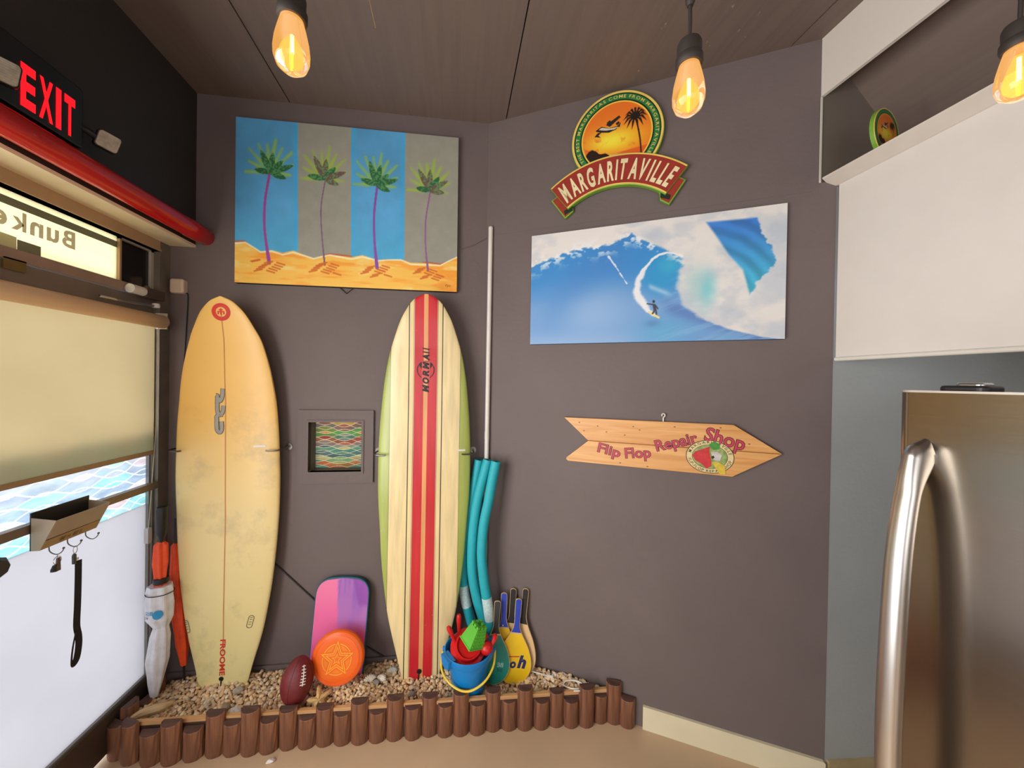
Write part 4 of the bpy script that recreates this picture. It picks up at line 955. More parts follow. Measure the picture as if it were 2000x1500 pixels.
u_, z2_ = at_A(508, 871, 0.09); mk('white_sticker', b1.wrap(MB().add([(u_-0.028+0.014*i, z2_+s_, 0) for i in range(5) for s_ in (-0.005, 0.005)], [(2*i, 2*i+2, 2*i+3, 2*i+1) for i in range(4)]), 0.0016), WHITEP, sb)

# --- striped longboard
z_, h_ = smooth_prof([.085, .10, .235, .338, .44, .592, .744, .894, 1.09, 1.30, 1.47, 1.594, 1.72, 1.85, 1.94, 2.04, 2.10, 2.14, 2.17, 2.185], [.084, .090, .127, .155, .180, .204, .2225, .233, .247, .249, .243, .2335, .220, .198, .173, .139, .108, .082, .048, .012])
b2 = Board(z_, h_, ([0.08, 0.5, 1.1, 1.7, 2.05, 2.19], [0.024, 0.056, 0.066, 0.056, 0.034, 0.018]), ([0.08, 0.4, 1.0, 1.6, 1.9, 2.19], [0.150, 0.115, 0.085, 0.080, 0.090, 0.120]), -0.328)
def stripe_mat():
    m, nt, b = new_mat('longboard_stripes')
    tc = nt.nodes.new('ShaderNodeTexCoord'); sp_ = nt.nodes.new('ShaderNodeSeparateXYZ'); nt.links.new(tc.outputs['Object'], sp_.inputs[0])
    ad = nt.nodes.new('ShaderNodeMath'); ad.operation = 'SUBTRACT'; ad.inputs[1].default_value = b2.cx; nt.links.new(sp_.outputs['X'], ad.inputs[0])
    ab = nt.nodes.new('ShaderNodeMath'); ab.operation = 'ABSOLUTE'; nt.links.new(ad.outputs[0], ab.inputs[0])
    dv = nt.nodes.new('ShaderNodeMath'); dv.operation = 'DIVIDE'; dv.inputs[1].default_value = 0.26; nt.links.new(ab.outputs[0], dv.inputs[0])
    rp = nt.nodes.new('ShaderNodeValToRGB'); rp.color_ramp.interpolation = 'CONSTANT'; e = rp.color_ramp.elements
    st = [(0, (236, 166, 104)), (.0105, (206, 34, 44)), (.0605, (240, 226, 180)), (.0622, (60, 44, 34)), (.0640, (238, 216, 158)), (.0855, (38, 36, 30)), (.0905, (240, 218, 162)), (.1855, (70, 62, 40)), (.1875, (172, 184, 92))]
    e[0].position = 0; e[0].color = rgba(st[0][1]); e[1].position = st[1][0]/0.26; e[1].color = rgba(st[1][1])
    for p, c in st[2:]: q = e.new(p/0.26); q.color = rgba(c)
    nt.links.new(dv.outputs[0], rp.inputs[0])
    mp = nt.nodes.new('ShaderNodeMapping'); mp.inputs['Scale'].default_value = (16, 1.6, 4); nt.links.new(tc.outputs['Object'], mp.inputs[0])
    n = nt.nodes.new('ShaderNodeTexNoise'); n.inputs['Scale'].default_value = 2.2; n.inputs['Detail'].default_value = 8; nt.links.new(mp.outputs[0], n.inputs['Vector'])
    mr = nt.nodes.new('ShaderNodeMapRange'); mr.inputs[1].default_value = 0.3; mr.inputs[2].default_value = 0.7; mr.inputs[3].default_value = 0.84; mr.inputs[4].default_value = 1.08; nt.links.new(n.outputs['Fac'], mr.inputs[0])
    sc = nt.nodes.new('ShaderNodeVectorMath'); sc.operation = 'SCALE'; nt.links.new(rp.outputs[0], sc.inputs[0]); nt.links.new(mr.outputs[0], sc.inputs['Scale'])
    n2 = nt.nodes.new('ShaderNodeTexNoise'); n2.inputs['Scale'].default_value = 26; n2.inputs['Detail'].default_value = 6; n2.inputs['Roughness'].default_value = 0.7; nt.links.new(tc.outputs['Object'], n2.inputs['Vector'])
    r2 = nt.nodes.new('ShaderNodeValToRGB'); r2.color_ramp.elements[0].position = 0.66; r2.color_ramp.elements[1].position = 0.74; r2.color_ramp.elements[1].color = (0.55, 0.55, 0.55, 1); nt.links.new(n2.outputs['Fac'], r2.inputs[0])
    mx = nt.nodes.new('ShaderNodeMix'); mx.data_type = 'RGBA'; nt.links.new(r2.outputs[0], mx.inputs[0]); nt.links.new(sc.outputs[0], mx.inputs[6]); mx.inputs[7].default_value = rgba((232, 200, 176))
    nt.links.new(mx.outputs[2], b.inputs['Base Color']); b.inputs['Roughness'].default_value = 0.38; b.inputs['Coat Weight'].default_value = 0.35; b.inputs['Coat Roughness'].default_value = 0.25
    return m
lb = thing('longboard', 'longboard with red, cream and green lengthwise stripes leaning on the wall', 'surfboard', FA)
mk('board', b2.mesh(100, 48), stripe_mat(), lb, smooth=True)
lx = b2.cx; lz = at_A(829, 724, 0.10)[1]
INK = pm('logo_black', (30, 24, 24), 0.45)
q = MB(); 
for k, ch in enumerate('MORMAII'):
    wd = 0.042 if ch in 'M' else (0.034 if ch != 'I' else 0.012)
    g = text_flat(ch.lower() if ch == 'X' else ch, 0, wd, 0, 0.036, 0.05, 0.25); g.xf(T(sum((0.047 if c_ in 'M' else (0.039 if c_ != 'I' else 0.019)) for c_ in 'MORMAII'[:k]), 0, 0)); q.add(g.v, g.f)
q.xf(T(lx+0.019, lz-0.118, 0) @ RZ(90)); mk('logo_lettering', b2.wrap(q, 0.0024), INK, lb)
mk('logo_backing', b2.wrap(MB().add([(lx+sx, z, 0) for z in np.linspace(lz-0.05, lz+0.05, 12) for sx in (-0.0205, 0.0225)], [(2*i, 2*i+1, 2*i+3, 2*i+2) for i in range(11)]), 0.0019), pm('logo_rose', (214, 92, 84), 0.45), lb)
for a0, a1, ro, ri in ((35, 145, 0.047, 0.026), (150, 390, 0.047, 0.042)):
    n_ = 30; o_ = circle(lx, lz+0.004, ro, n_, ro*1.05, a0, a1); i_ = circle(lx, lz+0.004-(0.012 if ri < 0.03 else 0), ri, n_, ri*1.1, a0, a1)
    mb = MB(); mb.v = [(x, y, 0) for x, y in o_+i_]; mb.f = [(k, k+1, n_+2+k, n_+1+k) for k in range(n_)]; mk('logo_ring', b2.wrap(mb, 0.0014), INK, lb)
mk('leash_plug', b2.wrap(MB().poly(circle(lx-0.006, 0.165, 0.013, 20)), 0.0016), BLACKP, lb)
mk('leash_loop', MB().tube([(lx-0.006, 0.165, b2.front(lx, 0.165)+0.002), (lx-0.010, 0.13, b2.front(lx, 0.13)+0.006), (lx-0.016, 0.09, b2.front(lx, 0.10)+0.004)], 0.003, 6), BLACKP, lb)
u_, z2_ = at_A(901, 879, 0.10); mk('white_sticker', b2.wrap(MB().add([(u_-0.022+0.011*i, z2_+s_, 0) for i in range(5) for s_ in (-0.005, 0.005)], [(2*i, 2*i+2, 2*i+3, 2*i+1) for i in range(4)]), 0.0016), WHITEP, lb)
# wall hooks that hold the boards
def hook(px, py, side, bd, name_lab):
    u1, z1 = at_A(px, py, 0.06); fr = bd.front(bd.cx+side*bd.hw(z1)*0.80, z1)+0.010
    edge = bd.cx+side*(bd.hw(z1)+0.012)
    h = thing('board_hook', name_lab, 'hook', FA, 'wire hooks holding the surfboards')
    mk('plate', MB().prism(circle(edge+side*0.004, z1, 0.018, 20), 0.0, 0.004), DARKSTEEL, h)
    mk('arm', MB().tube(smooth_path([(edge+side*0.004, z1, 0.0), (edge+side*0.006, z1+0.002, fr*0.6), (edge+side*0.002, z1, fr-0.004), (edge-side*0.012, z1-0.002, fr+0.008), (edge-side*0.045, z1-0.003, fr+0.012), (edge-side*0.060, z1-0.001, fr+0.012)], 5), 0.0045, 8), DARKSTEEL, h, smooth=True)
hook(331, 877, -1, b1, 'bent wire wall hook at the left edge of the yellowed surfboard')
hook(548, 876, 1, b1, 'bent wire wall hook at the right edge of the yellowed surfboard')
hook(741, 884, -1, b2, 'bent wire wall hook at the left edge of the striped longboard')
hook(918, 882, 1, b2, 'bent wire wall hook at the right edge of the striped longboard')
# ================================================================ GRAVEL BED AND ITS LOG EDGING
posts = [(-1.486, 1.880, .155), (-1.410, 1.849, .180), (-1.316, 1.829, .143), (-1.230, 1.822, .182), (-1.147, 1.828, .138), (-1.061, 1.834, .196), (-.984, 1.829, .150), (-.906, 1.820, .206), (-.829, 1.819, .151), (-.746, 1.826, .184),
         (-.664, 1.820, .144), (-.585, 1.821, .181), (-.504, 1.815, .148), (-.425, 1.809, .199), (-.344, 1.806, .146), (-.264, 1.805, .201), (-.178, 1.796, .155), (-.100, 1.803, .194), (-.024, 1.790, .154), (.051, 1.785, .207),
         (.132, 1.779, .152), (.210, 1.787, .199), (.290, 1.781, .147), (.368, 1.771, .205), (.449, 1.765, .140), (.528, 1.768, .176), (.600, 1.753, .134), (.677, 1.745, .199), (.756, 1.757, .143), (.823, 1.753, .205), (.892, 1.728, .144)]
LOG = wood('brown_log', (100, 62, 46), (146, 98, 68), 'Z', 5.0, 0.55); LOGTOP = wood('dark_log_end', (70, 46, 38), (92, 62, 50), 'X', 8.0, 0.7)
lbd = thing('log_edging', 'low edging of brown half-round log posts around the gravel bed', 'edging')
def post(x, y, h, rot, r):
    n = 12; base = [(r*math.cos(R_(180+180*i/n)), 0.030*math.sin(R_(180+180*i/n))*r/0.036) for i in range(n+1)]
    base += [(r*0.97, 0.006), (-r*0.97, 0.006)]
    k = len(base); mb = MB(); ln = random.uniform(-0.003, 0.003)
    for s_, z in ((0.95, 0.0), (1.0, 0.012), (1.0, h*0.5), (0.99, h-0.004), (0.95, h)):
        for i, (a, b) in enumerate(base): mb.v.append((a*s_+ln*z/h+0.0015*math.sin(i*2.3+z*40), b*s_, z-(0.006 if z > h*0.9 and b < -0.01 else 0)))
    for L in range(4):
        for i in range(k): j = (i+1) % k; mb.f.append((L*k+i, L*k+j, (L+1)*k+j, (L+1)*k+i))
    mb.f.append(tuple(reversed(range(k)))); mb.f.append(tuple(range(4*k, 5*k)))
    o = mk('post', mb, [LOG, LOGTOP], lbd, T(x, y, 0) @ RZ(rot))
    o.data.polygons[-1].material_index = 1; return o
for i, (x, y, h) in enumerate(posts):
    if i == len(posts)-1: x, y = 0.880, 1.714
    if i == len(posts)-2: y -= 0.010
    post(x, y+0.030, h, -29.4 if i == len(posts)-1 else (-16 if i == len(posts)-2 else (-2.8 if i > 1 else -25)), 0.0405 if i < 16 else 0.039)
for x, y, h in ((-1.478, 1.955, .200), (-1.474, 2.033, .150), (-1.470, 2.108, .205)): post(x, y, h, 80, 0.036)
PLANK = wood('raw_pine_strip', (196, 146, 96), (214, 168, 116), 'X', 5.0, 0.6)
m = MB(); dx, dy = 2.36, -0.100
q0 = Vector((-1.44, 1.886, 0)); q1 = Vector((0.825, 1.7725, 0)); t = (q1-q0).normalized(); nn = Vector((-t.y, t.x, 0))
P = [q0, q1, q1+nn*0.016, q0+nn*0.016]
m.add([(p.x, p.y, 0.0) for p in P]+[(p.x, p.y, 0.158) for p in P], [(3, 2, 1, 0), (4, 5, 6, 7), (0, 1, 5, 4), (1, 2, 6, 5), (2, 3, 7, 6), (3, 0, 4, 7)])
bb = mk('backing_board', m, pm('board_gap_shade', (80, 54, 42), 0.7), lbd)  # shade in the gaps between posts is put into this dark colour
m = MB(); m.add([(p.x-nn.x*0.001, p.y-nn.y*0.001, 0.146) for p in P]+[(p.x-nn.x*0.001, p.y-nn.y*0.001, 0.163) for p in P], [(3, 2, 1, 0), (4, 5, 6, 7), (0, 1, 5, 4), (1, 2, 6, 5), (2, 3, 7, 6), (3, 0, 4, 7)])
mk('top_strip', m, PLANK, bb)

def wall_back_y(x):
    return 2.1596+(x-0.1698)*math.tan(TA) if x < 0.1698 else 2.1596+(x-0.1698)*math.tan(TB)
def front_y(x): return q0.y+(x-q0.x)*(q1.y-q0.y)/(q1.x-q0.x)+0.018
def gravel_z(x, y):
    t = (y-front_y(x))/max(wall_back_y(x)-front_y(x), 0.02)
    return 0.118+0.022*math.sin(x*5.1+1.0)*math.sin(y*9)+0.012*math.sin(x*13+y*17)+0.012*t
# pebbles: one joined mass of crushed stone
ico_v = []; ph = (1+5**0.5)/2
for a, b in ((1, ph), (-1, ph), (1, -ph), (-1, -ph)): ico_v += [(0, a, b), (a, b, 0), (b, 0, a)]
ico_v = np.array(ico_v, float); ico_v /= np.linalg.norm(ico_v[0])
from itertools import combinations
ed = min(np.linalg.norm(a-b) for a, b in combinations(ico_v, 2))
tri = [c for c in combinations(range(12), 3) if all(abs(np.linalg.norm(ico_v[i]-ico_v[j])-ed) < 1e-3 for i, j in combinations(c, 2))]
tri = [c if np.dot(np.cross(ico_v[c[1]]-ico_v[c[0]], ico_v[c[2]]-ico_v[c[0]]), ico_v[c[0]]) > 0 else (c[0], c[2], c[1]) for c in tri]
tri = np.array(tri)
PV = []; PF = []; PC_ = []; cnt = 0
def add_pebble(x, y, z, s, c):
    global cnt
    sc = s*np.array([rng.uniform(0.75, 1.35), rng.uniform(0.7, 1.1), rng.uniform(0.5, 0.9)])
    v = ico_v*rng.uniform(0.78, 1.12, (12, 1))*sc
    a, b = rng.uniform(0, 6.28), rng.uniform(-0.7, 0.7); ca, sa, cb, sb_ = math.cos(a), math.sin(a), math.cos(b), math.sin(b)
    M1 = np.array([[ca, -sa, 0], [sa, ca, 0], [0, 0, 1]]) @ np.array([[1, 0, 0], [0, cb, -sb_], [0, sb_, cb]])
    PV.append(v @ M1.T+np.array([x, y, z])); PF.append(tri+cnt*12); PC_.append(np.tile(c, (12, 1))); cnt += 1
tones = np.array([(246, 214, 170), (234, 198, 152), (250, 230, 194), (224, 186, 140), (242, 210, 166), (248, 228, 202), (214, 186, 156), (250, 214, 160)])/255.0
def bed_ok(x, y):
    return front_y(x)+0.012 < y < wall_back_y(x)-0.012 and x > -1.455
for layer in range(2):
    stp = 0.0165; nx = int(2.42/stp); ny = int(0.42/stp)
    for i in range(nx):
        for j in range(ny):
            x = -1.47+i*stp+rng.uniform(-0.008, 0.008); y = 1.76+j*stp+rng.uniform(-0.008, 0.008)
            if not bed_ok(x, y): continue
            s = rng.choice([0.008, 0.0102, 0.0122, 0.0145], p=[0.25, 0.35, 0.28, 0.12])
            add_pebble(x, y, gravel_z(x, y)-0.006+layer*0.009+rng.uniform(-0.004, 0.005), s, tones[rng.integers(len(tones))]*rng.uniform(0.88, 1.05))
V = np.concatenate(PV); F = np.concatenate(PF)
me = bpy.data.meshes.new('gravel'); me.from_pydata(V.tolist(), [], F.tolist()); me.update()
a = me.color_attributes.new('Col', 'FLOAT_COLOR', 'POINT'); cc = np.minimum(np.concatenate(PC_), 1.0); a.data.foreach_set('color', np.concatenate([lin(cc), np.ones((len(cc), 1))], 1).astype(np.float32).ravel())
me.materials.append(am('pebble_stone', 0.8, grain=0.12))
gv = bpy.data.objects.new('gravel', me); col.objects.link(gv); gv['kind'] = 'stuff'
tag(gv, 'bed of pale tan crushed gravel between the log posts and the wall', 'gravel')
# sand fill under the stones
m = MB(); xs_ = np.linspace(-1.455, 0.90, 60)
for x in xs_:
    a_, b_ = front_y(x), max(wall_back_y(x), front_y(x)+0.004)
    for k in range(6):
        y = a_+(b_-a_)*k/5; m.v.append((x, y, gravel_z(x, y)-0.014))
    
for i in range(59):
    for k in range(5): m.f.append((i*6+k, (i+1)*6+k, (i+1)*6+k+1, i*6+k+1))
sf = mk('gravel_fill', m, pm('gravel_sand', (176, 142, 102), 0.9, var=0.2, scale=60, bump=0.4, bscale=120), gv)
struct(mk('baseboard_back', MB().box(-1.66, -0.01, 0, 0.150, 0, 0.012), WALL, M=FA))

def stone(x, y, s, c, lab, name='stone', cat='stone'):
    v = ico_v*rng.uniform(0.82, 1.1, (12, 1))*s*np.array([1.25, 0.9, 0.7]); mb = MB().add((v+np.array([0, 0, s*0.4])).tolist(), [tuple(q) for q in tri])
    o = mk(name, mb, pm('stone_'+name+str(c[0]), c, 0.8, var=0.25, scale=50), M=T(x, y, gravel_z(x, y)+0.004) @ RZ(rng.uniform(0, 360)))
    md = o.modifiers.new('sub', 'SUBSURF'); md.levels = 1; md.render_levels = 2
    return tag(o, lab, cat)
stone(-1.060, 2.040, 0.028, (178, 166, 148), 'pale grey rounded stone beside the tail of the yellowed surfboard')
stone(-1.075, 1.965, 0.026, (156, 138, 112), 'brownish rounded stone in the gravel below the yellowed surfboard')
stone(-0.385, 1.995, 0.022, (150, 144, 138), 'small dark grey stone in the gravel left of the longboard')
stone(-0.195, 1.925, 0.020, (146, 140, 134), 'small grey stone in the gravel right below the longboard')
stone(0.285, 1.835, 0.028, (150, 142, 138), 'larger grey stone in the gravel under the teal paddle')
stone(0.335, 1.828, 0.024, (132, 106, 84), 'brown stone in the gravel under the yellow paddle')
stone(-0.040, 1.842, 0.024, (146, 138, 130), 'grey stone between the log posts and the blue bucket')
def scallop(x, y, z, s, c, rx, rz, lab):
    m = MB(); n = 16; V_ = [(0, 0, 0)]
    for L, (rr, hh_) in enumerate(((0.45, 0.22), (0.8, 0.20), (1.0, 0.02))):
        for i in range(n+1):
            a = R_(20+140*i/n); q = rr*(1+0.05*math.cos(i*math.pi)); V_.append((s*q*math.cos(a), s*q*math.sin(a), s*hh_*(1+0.2*math.cos(i*math.pi))))
    F_ = [(0, 1+i, 2+i) for i in range(n)]
    for L in range(2):
        for i in range(n): a_ = 1+L*(n+1)+i; F_.append((a_, a_+n+1, a_+n+2, a_+1))
    m.add(V_, F_); o = mk('seashell', m, pm('shell_'+str(c[0]), c, 0.45, var=0.12, scale=60), M=T(x, y, z) @ RZ(rz) @ RX(rx))
    md = o.modifiers.new('thick', 'SOLIDIFY'); md.thickness = 0.0025
    return tag(o, lab, 'seashell')
scallop(-1.030, 1.918, gravel_z(-1.03, 1.918)+0.010, 0.042, (240, 236, 232), 20, -50, 'white clam shell behind the log posts below the yellowed surfboard')
scallop(-0.775, 1.895, gravel_z(-0.775, 1.895)+0.008, 0.034, (236, 232, 226), 40, -30, 'small white shell beneath the football')
scallop(-0.415, 2.000, gravel_z(-0.41, 2.0)+0.010, 0.036, (222, 214, 196), 35, 20, 'open grey-white shell right of the orange flying disc')
scallop(-0.370, 2.004, gravel_z(-0.37, 2.0)+0.012, 0.034, (230, 222, 206), 30, -40, 'cream shell half beside the striped longboard')
scallop(-1.160, 2.005, gravel_z(-1.16, 2.0)+0.008, 0.036, (206, 190, 164), 25, 100, 'tan worn shell in the gravel below the yellowed surfboard')
scallop(-0.312, 2.058, gravel_z(-0.312, 2.05)+0.010, 0.030, (190, 186, 180), 50, 10, 'small grey shell by the wall next to the longboard')
o = mk('driftwood', MB().tube(smooth_path([(-0.09, 0, 0), (-0.03, 0.008, 0.012), (0.04, -0.004, 0.008), (0.085, 0.006, 0)], 5), [0.006+0.014*math.sin(math.pi*i/15) for i in range(16)], 8), wood('driftwood', (196, 164, 118), (220, 192, 148), 'X', 5), M=T(-1.395, 1.955, gravel_z(-1.39, 1.95)+0.014) @ RZ(38), smooth=True)
tag(o, 'pale flat piece of driftwood at the left corner of the gravel', 'driftwood')
# chip of white shell on the floor
v = ico_v*rng.uniform(0.5, 1.3, (12, 1))*np.array([0.020, 0.012, 0.010]); o = mk('shell_fragment', MB().add((v+np.array([0, 0, 0.009])).tolist(), [tuple(q) for q in tri]), pm('shell_240', (240, 236, 232), 0.45), M=T(-0.792, 1.782, 0) @ RZ(20))
tag(o, 'broken white shell lying on the tan floor before the posts', 'seashell')

# ================================================================ THINGS IN THE GRAVEL
# football
fb = thing('football', 'dark red football with white laces resting in the gravel', 'football', T(-0.742, 1.930, 0.243) @ RZ(15) @ RX(-12) @ RY(10))
prof = [(0.0008+0.071*math.cos(t)**1.25 if abs(math.cos(t)) > 1e-6 else 0.001, 0.108*math.sin(t)) for t in np.linspace(-math.pi/2+0.02, math.pi/2-0.02, 25)]
mk('ball', MB().lathe(prof, 32, 'Z'), pm('football_leather', (112, 32, 36), 0.45, var=0.12, scale=30, bump=0.25, bscale=300), fb, smooth=True)
def fr(z): t = math.asin(max(-1, min(1, z/0.108))); return 0.0008+0.071*math.cos(t)**1.25
LACE = pm('lace_white', (238, 232, 224), 0.6)
aL = R_(-68)
def onball(a, z, e=0.0015): r = fr(z)+e; return (r*math.cos(a), r*math.sin(a), z)
mk('lace_bar', MB().tube([onball(aL, z) for z in np.linspace(0.005, 0.082, 12)], 0.0022, 6), LACE, fb)
for z in np.linspace(0.010, 0.078, 7):
    mk('lace', MB().tube([onball(aL+da, z) for da in np.linspace(-0.16, 0.16, 5)], 0.0024, 6), LACE, fb)
for k in range(4):
    mk('seam', MB().tube([onball(aL+R_(45)+k*math.pi/2, z, 0.0002) for z in np.linspace(-0.10, 0.10, 20)], 0.0011, 5), pm('seam_dark_red', (70, 20, 24), 0.6), fb)
# flying disc
fd = thing('flying_disc', 'orange flying disc with a raised yellow star leaning on the skimboard', 'flying disc', T(-0.570, 1.975, 0.302) @ RZ(-3) @ RX(78))
DISC = pm('disc_orange', (246, 106, 20), 0.38, var=0.05, scale=8, coat=0.2)
mk('disc', MB().lathe([(0.120, -0.022), (0.128, -0.020), (0.1295, -0.010), (0.126, 0.000), (0.118, 0.006), (0.100, 0.009), (0.080, 0.010), (0.0, 0.0105)][::1], 64, 'Z', cap=False), DISC, fd, smooth=True)
for k, rr in enumerate(np.linspace(0.106, 0.122, 5)):
    mk('grip_ridge', MB().tube([(rr*math.cos(a), rr*math.sin(a), 0.0095-(k*0.0012)) for a in np.linspace(0, 6.2832, 49)[:-1]], 0.0009, 4, True), DISC, fd)
YEL = pm('disc_yellow', (252, 176, 48), 0.45)
def star(ro, ri, w_, z):
    pts = [((ro if i % 2 == 0 else ri)*math.sin(i*math.pi/5), (ro if i % 2 == 0 else ri)*math.cos(i*math.pi/5)) for i in range(10)]
    pts = pts[::-1]; return MB().ring(pts, inset(pts, w_), z-0.0005, z+0.0014)
for ro, ri, w_ in ((0.084, 0.035, 0.004), (0.060, 0.0245, 0.0036), (0.028, 0.0110, 0.0032)): mk('star_line', star(ro, ri, w_, 0.0102), YEL, fd)
for k in range(5):
    a0, a1 = 90+72*k+9, 90+72*k+63
    mk('ring_line', MB().prism(circle(0, 0, 0.0715, 12, None, a0, a1)+circle(0, 0, 0.0675, 12, None, a1, a0), 0.0098, 0.0116), YEL, fd)
    mk('star_panel', MB().prism(ccw(circle(0, 0, 0.063, 8, None, a0+6, a1-6)+[(0.044*math.cos(R_((a0+a1)/2)), 0.044*math.sin(R_((a0+a1)/2)))]), 0.0098, 0.0110), pm('disc_amber', (244, 132, 28), 0.45), fd)
# skimboard
SW, SH = 0.285, 0.53
sk_ = thing('skimboard', 'pink and purple skimboard with teal edge leaning on the dark wall', 'skimboard', T(-0.612, 2.075, 0.105) @ RZ(-1.5) @ RX(90-7) @ RZ(-2.2))
out = [(SW/2*0.98, 0), (SW/2, 0.10)]+[(SW/2*math.copysign(abs(math.cos(R_(a)))**0.62, math.cos(R_(a))), SH-0.11+0.11*abs(math.sin(R_(a)))**0.75) for a in range(0, 181, 10)]+[(-SW/2, 0.10), (-SW/2*0.98, 0)]
mk('board', MB().prism(out, -0.022, 0, 0.003), pm('teal_foam', (30, 96, 112), 0.5), sk_)
fi = inset(out, 0.006)
def skim_fn(x, y):
    c = over(np.zeros((len(x), 3)), (244, 112, 170), np.ones(len(x)))
    c = over(c, (240, 92, 190), 0.7*(1-sst(0.0, 0.25, y))); c = over(c, (250, 150, 180), 0.4*sst(0.3, 0.5, y))
    bxx = -0.03+(0.53-y)*0.07
    pur = sst(-0.003, 0.003, x-bxx)*sst(0.24, 0.34, y+0.2*np.abs(x-0.03)); n = fbm(x*60, y*5, 91)
    c = over(c, (176, 112, 192), pur); c = over(c, (140, 90, 190), pur*sst(0.45, 0.65, n)*0.6); c = over(c, (196, 130, 200), pur*(1-sst(0.3, 0.45, y))*0.7)
    c = over(c, (150, 74, 176), sst(-0.003, 0.003, (x-0.085)-(y-0.40)*-0.30)*sst(0.36, 0.40, y)*0.7)
    return c
ny_ = 60; ys_ = np.linspace(0.004, SH-0.006, ny_); gx = 36; V_ = []; 
fo = np.array(fi)
def half(y):
    xsn = []
    for i in range(len(fo)):
        p, q = fo[i-1], fo[i]
        if (p[1]-y)*(q[1]-y) <= 0 and abs(q[1]-p[1]) > 1e-9: xsn.append(p[0]+(q[0]-p[0])*(y-p[1])/(q[1]-p[1]))
    return max(xsn) if xsn else 0.0
for y in ys_:
    h = half(min(max(y, 0.0065), SH-0.0065)); V_ += [(h*(2*k/(gx-1)-1), y, 0.0006) for k in range(gx)]
F_ = [(i*gx+k, i*gx+k+1, (i+1)*gx+k+1, (i+1)*gx+k) for i in range(ny_-1) for k in range(gx-1)]
me = bpy.data.meshes.new('printed_deck'); me.from_pydata(V_, [], F_); me.update(); A_ = np.array(V_)
a = me.color_attributes.new('Col', 'FLOAT_COLOR', 'POINT'); a.data.foreach_set('color', np.concatenate([lin(np.clip(skim_fn(A_[:, 0], A_[:, 1]), 0, 1)), np.ones((len(A_), 1))], 1).astype(np.float32).ravel())
me.materials.append(am('skim_print', 0.4, grain=0.03)); o = bpy.data.objects.new('printed_deck', me); col.objects.link(o); o.parent = sk_
# starfish
sf_ = thing('starfish', 'pale tan starfish leaning against the orange flying disc', 'starfish', T(-0.632, 1.905, 0.158) @ RZ(8) @ RX(52) @ RZ(10))
n_ = 40; m = MB()
for L, (k_, z) in enumerate(((1.0, 0.0), (0.86, 0.007), (0.5, 0.013), (0.15, 0.017))):
    for i in range(n_):
        a = 2*math.pi*i/n_; q = (0.024+0.034*(0.5+0.5*math.cos(5*a))**1.5)*k_; m.v.append((q*math.sin(a), q*math.cos(a), z*(0.7+0.5*(0.5+0.5*math.cos(5*a)))))
for L in range(3):
    for i in range(n_): j = (i+1) % n_; m.f.append((L*n_+j, L*n_+i, (L+1)*n_+i, (L+1)*n_+j))
m.f.append(tuple(reversed(range(3*n_, 4*n_)))); m.f.append(tuple(range(n_)))
mk('body', m, pm('starfish_tan', (222, 186, 124), 0.75, var=0.15, scale=80, bump=0.5, bscale=200), sf_, smooth=True)
# bucket with toys
bk = thing('sand_bucket', 'blue toy sand bucket with yellow handle standing in the gravel', 'bucket', T(0.092, 1.915, 0.112) @ RZ(-10) @ RX(2))
BLUE = pm('bucket_blue', (4, 132, 208), 0.38, var=0.06, scale=6)
mk('pail', MB().lathe([(0.0, 0.004), (0.070, 0.0), (0.076, 0.004), (0.112, 0.205), (0.124, 0.207), (0.127, 0.212), (0.127, 0.236), (0.122, 0.240), (0.117, 0.236), (0.110, 0.205), (0.072, 0.010), (0.0, 0.008)], 48, 'Z', cap=False), BLUE, bk, smooth=True)
mk('spout', MB().prism([(-0.034, 0.200), (0.0, 0.186), (0.034, 0.200), (0.040, 0.238), (-0.040, 0.238)], 0.100, 0.142, 0.006).xf(RZ(-52) @ RX(90)), BLUE, bk)
for s_ in (-1, 1): mk('handle_lug', MB().lathe([(0.012, 0), (0.012, 0.010), (0.006, 0.014)], 12, 'X', (0.122 if s_ > 0 else -0.136, 0, 0.222)), BLUE, bk)
mk('handle', MB().tube(smooth_path([(-0.134, 0, 0.222), (-0.136, -0.035, 0.15), (-0.094, -0.086, 0.125), (-0.03, -0.110, 0.102), (0.03, -0.112, 0.104), (0.094, -0.090, 0.136), (0.130, -0.045, 0.178), (0.134, 0, 0.222)], 6), 0.0055, 8), pm('bucket_yellow', (240, 206, 60), 0.4), bk, smooth=True)
RED = pm('toy_red', (214, 30, 30), 0.35, var=0.06)
sv = thing('toy_sieve', 'round red toy sieve lying in the blue bucket', 'toy', T(0.085, 1.890, 0.362) @ RX(38) @ RY(6))
mk('dish', MB().lathe([(0.0, 0.012), (0.052, 0.012), (0.058, 0.020), (0.066, 0.018), (0.072, 0.0), (0.088, -0.004), (0.090, -0.012), (0.0, -0.014)], 36, 'Z', cap=False), RED, sv, smooth=True)
mk('dish_ring', MB().tube([(0.062*math.cos(a), 0.062*math.sin(a), 0.021) for a in np.linspace(0, 6.2832, 37)[:-1]], 0.004, 6, True), RED, sv, smooth=True)
def toy_handle(name, lab, base, tip, parts):
    t = thing(name, lab, 'toy')
    b_, e_ = Vector(base), Vector(tip); mid = (b_+e_)/2+Vector((0.0, 0.0, 0.004))
    mk('handle', MB().tube(smooth_path([b_, mid, e_], 6), [0.006, 0.007, 0.0075, 0.008, 0.0085, 0.009, 0.0095, 0.010, 0.0115, 0.0125, 0.013, 0.0125, 0.009], 10), RED, t, smooth=True)
    mk('blade', MB().prism(parts, -0.004, 0.004, 0.001).xf(T(*b_) @ RX(90)), RED, t); return t
toy_handle('toy_shovel', 'red toy shovel handle sticking out at the left of the bucket', (0.030, 1.905, 0.345), (-0.018, 1.900, 0.466), [(-0.026, -0.10), (0.026, -0.10), (0.026, -0.01), (0.006, 0.006), (-0.006, 0.006), (-0.026, -0.01)])
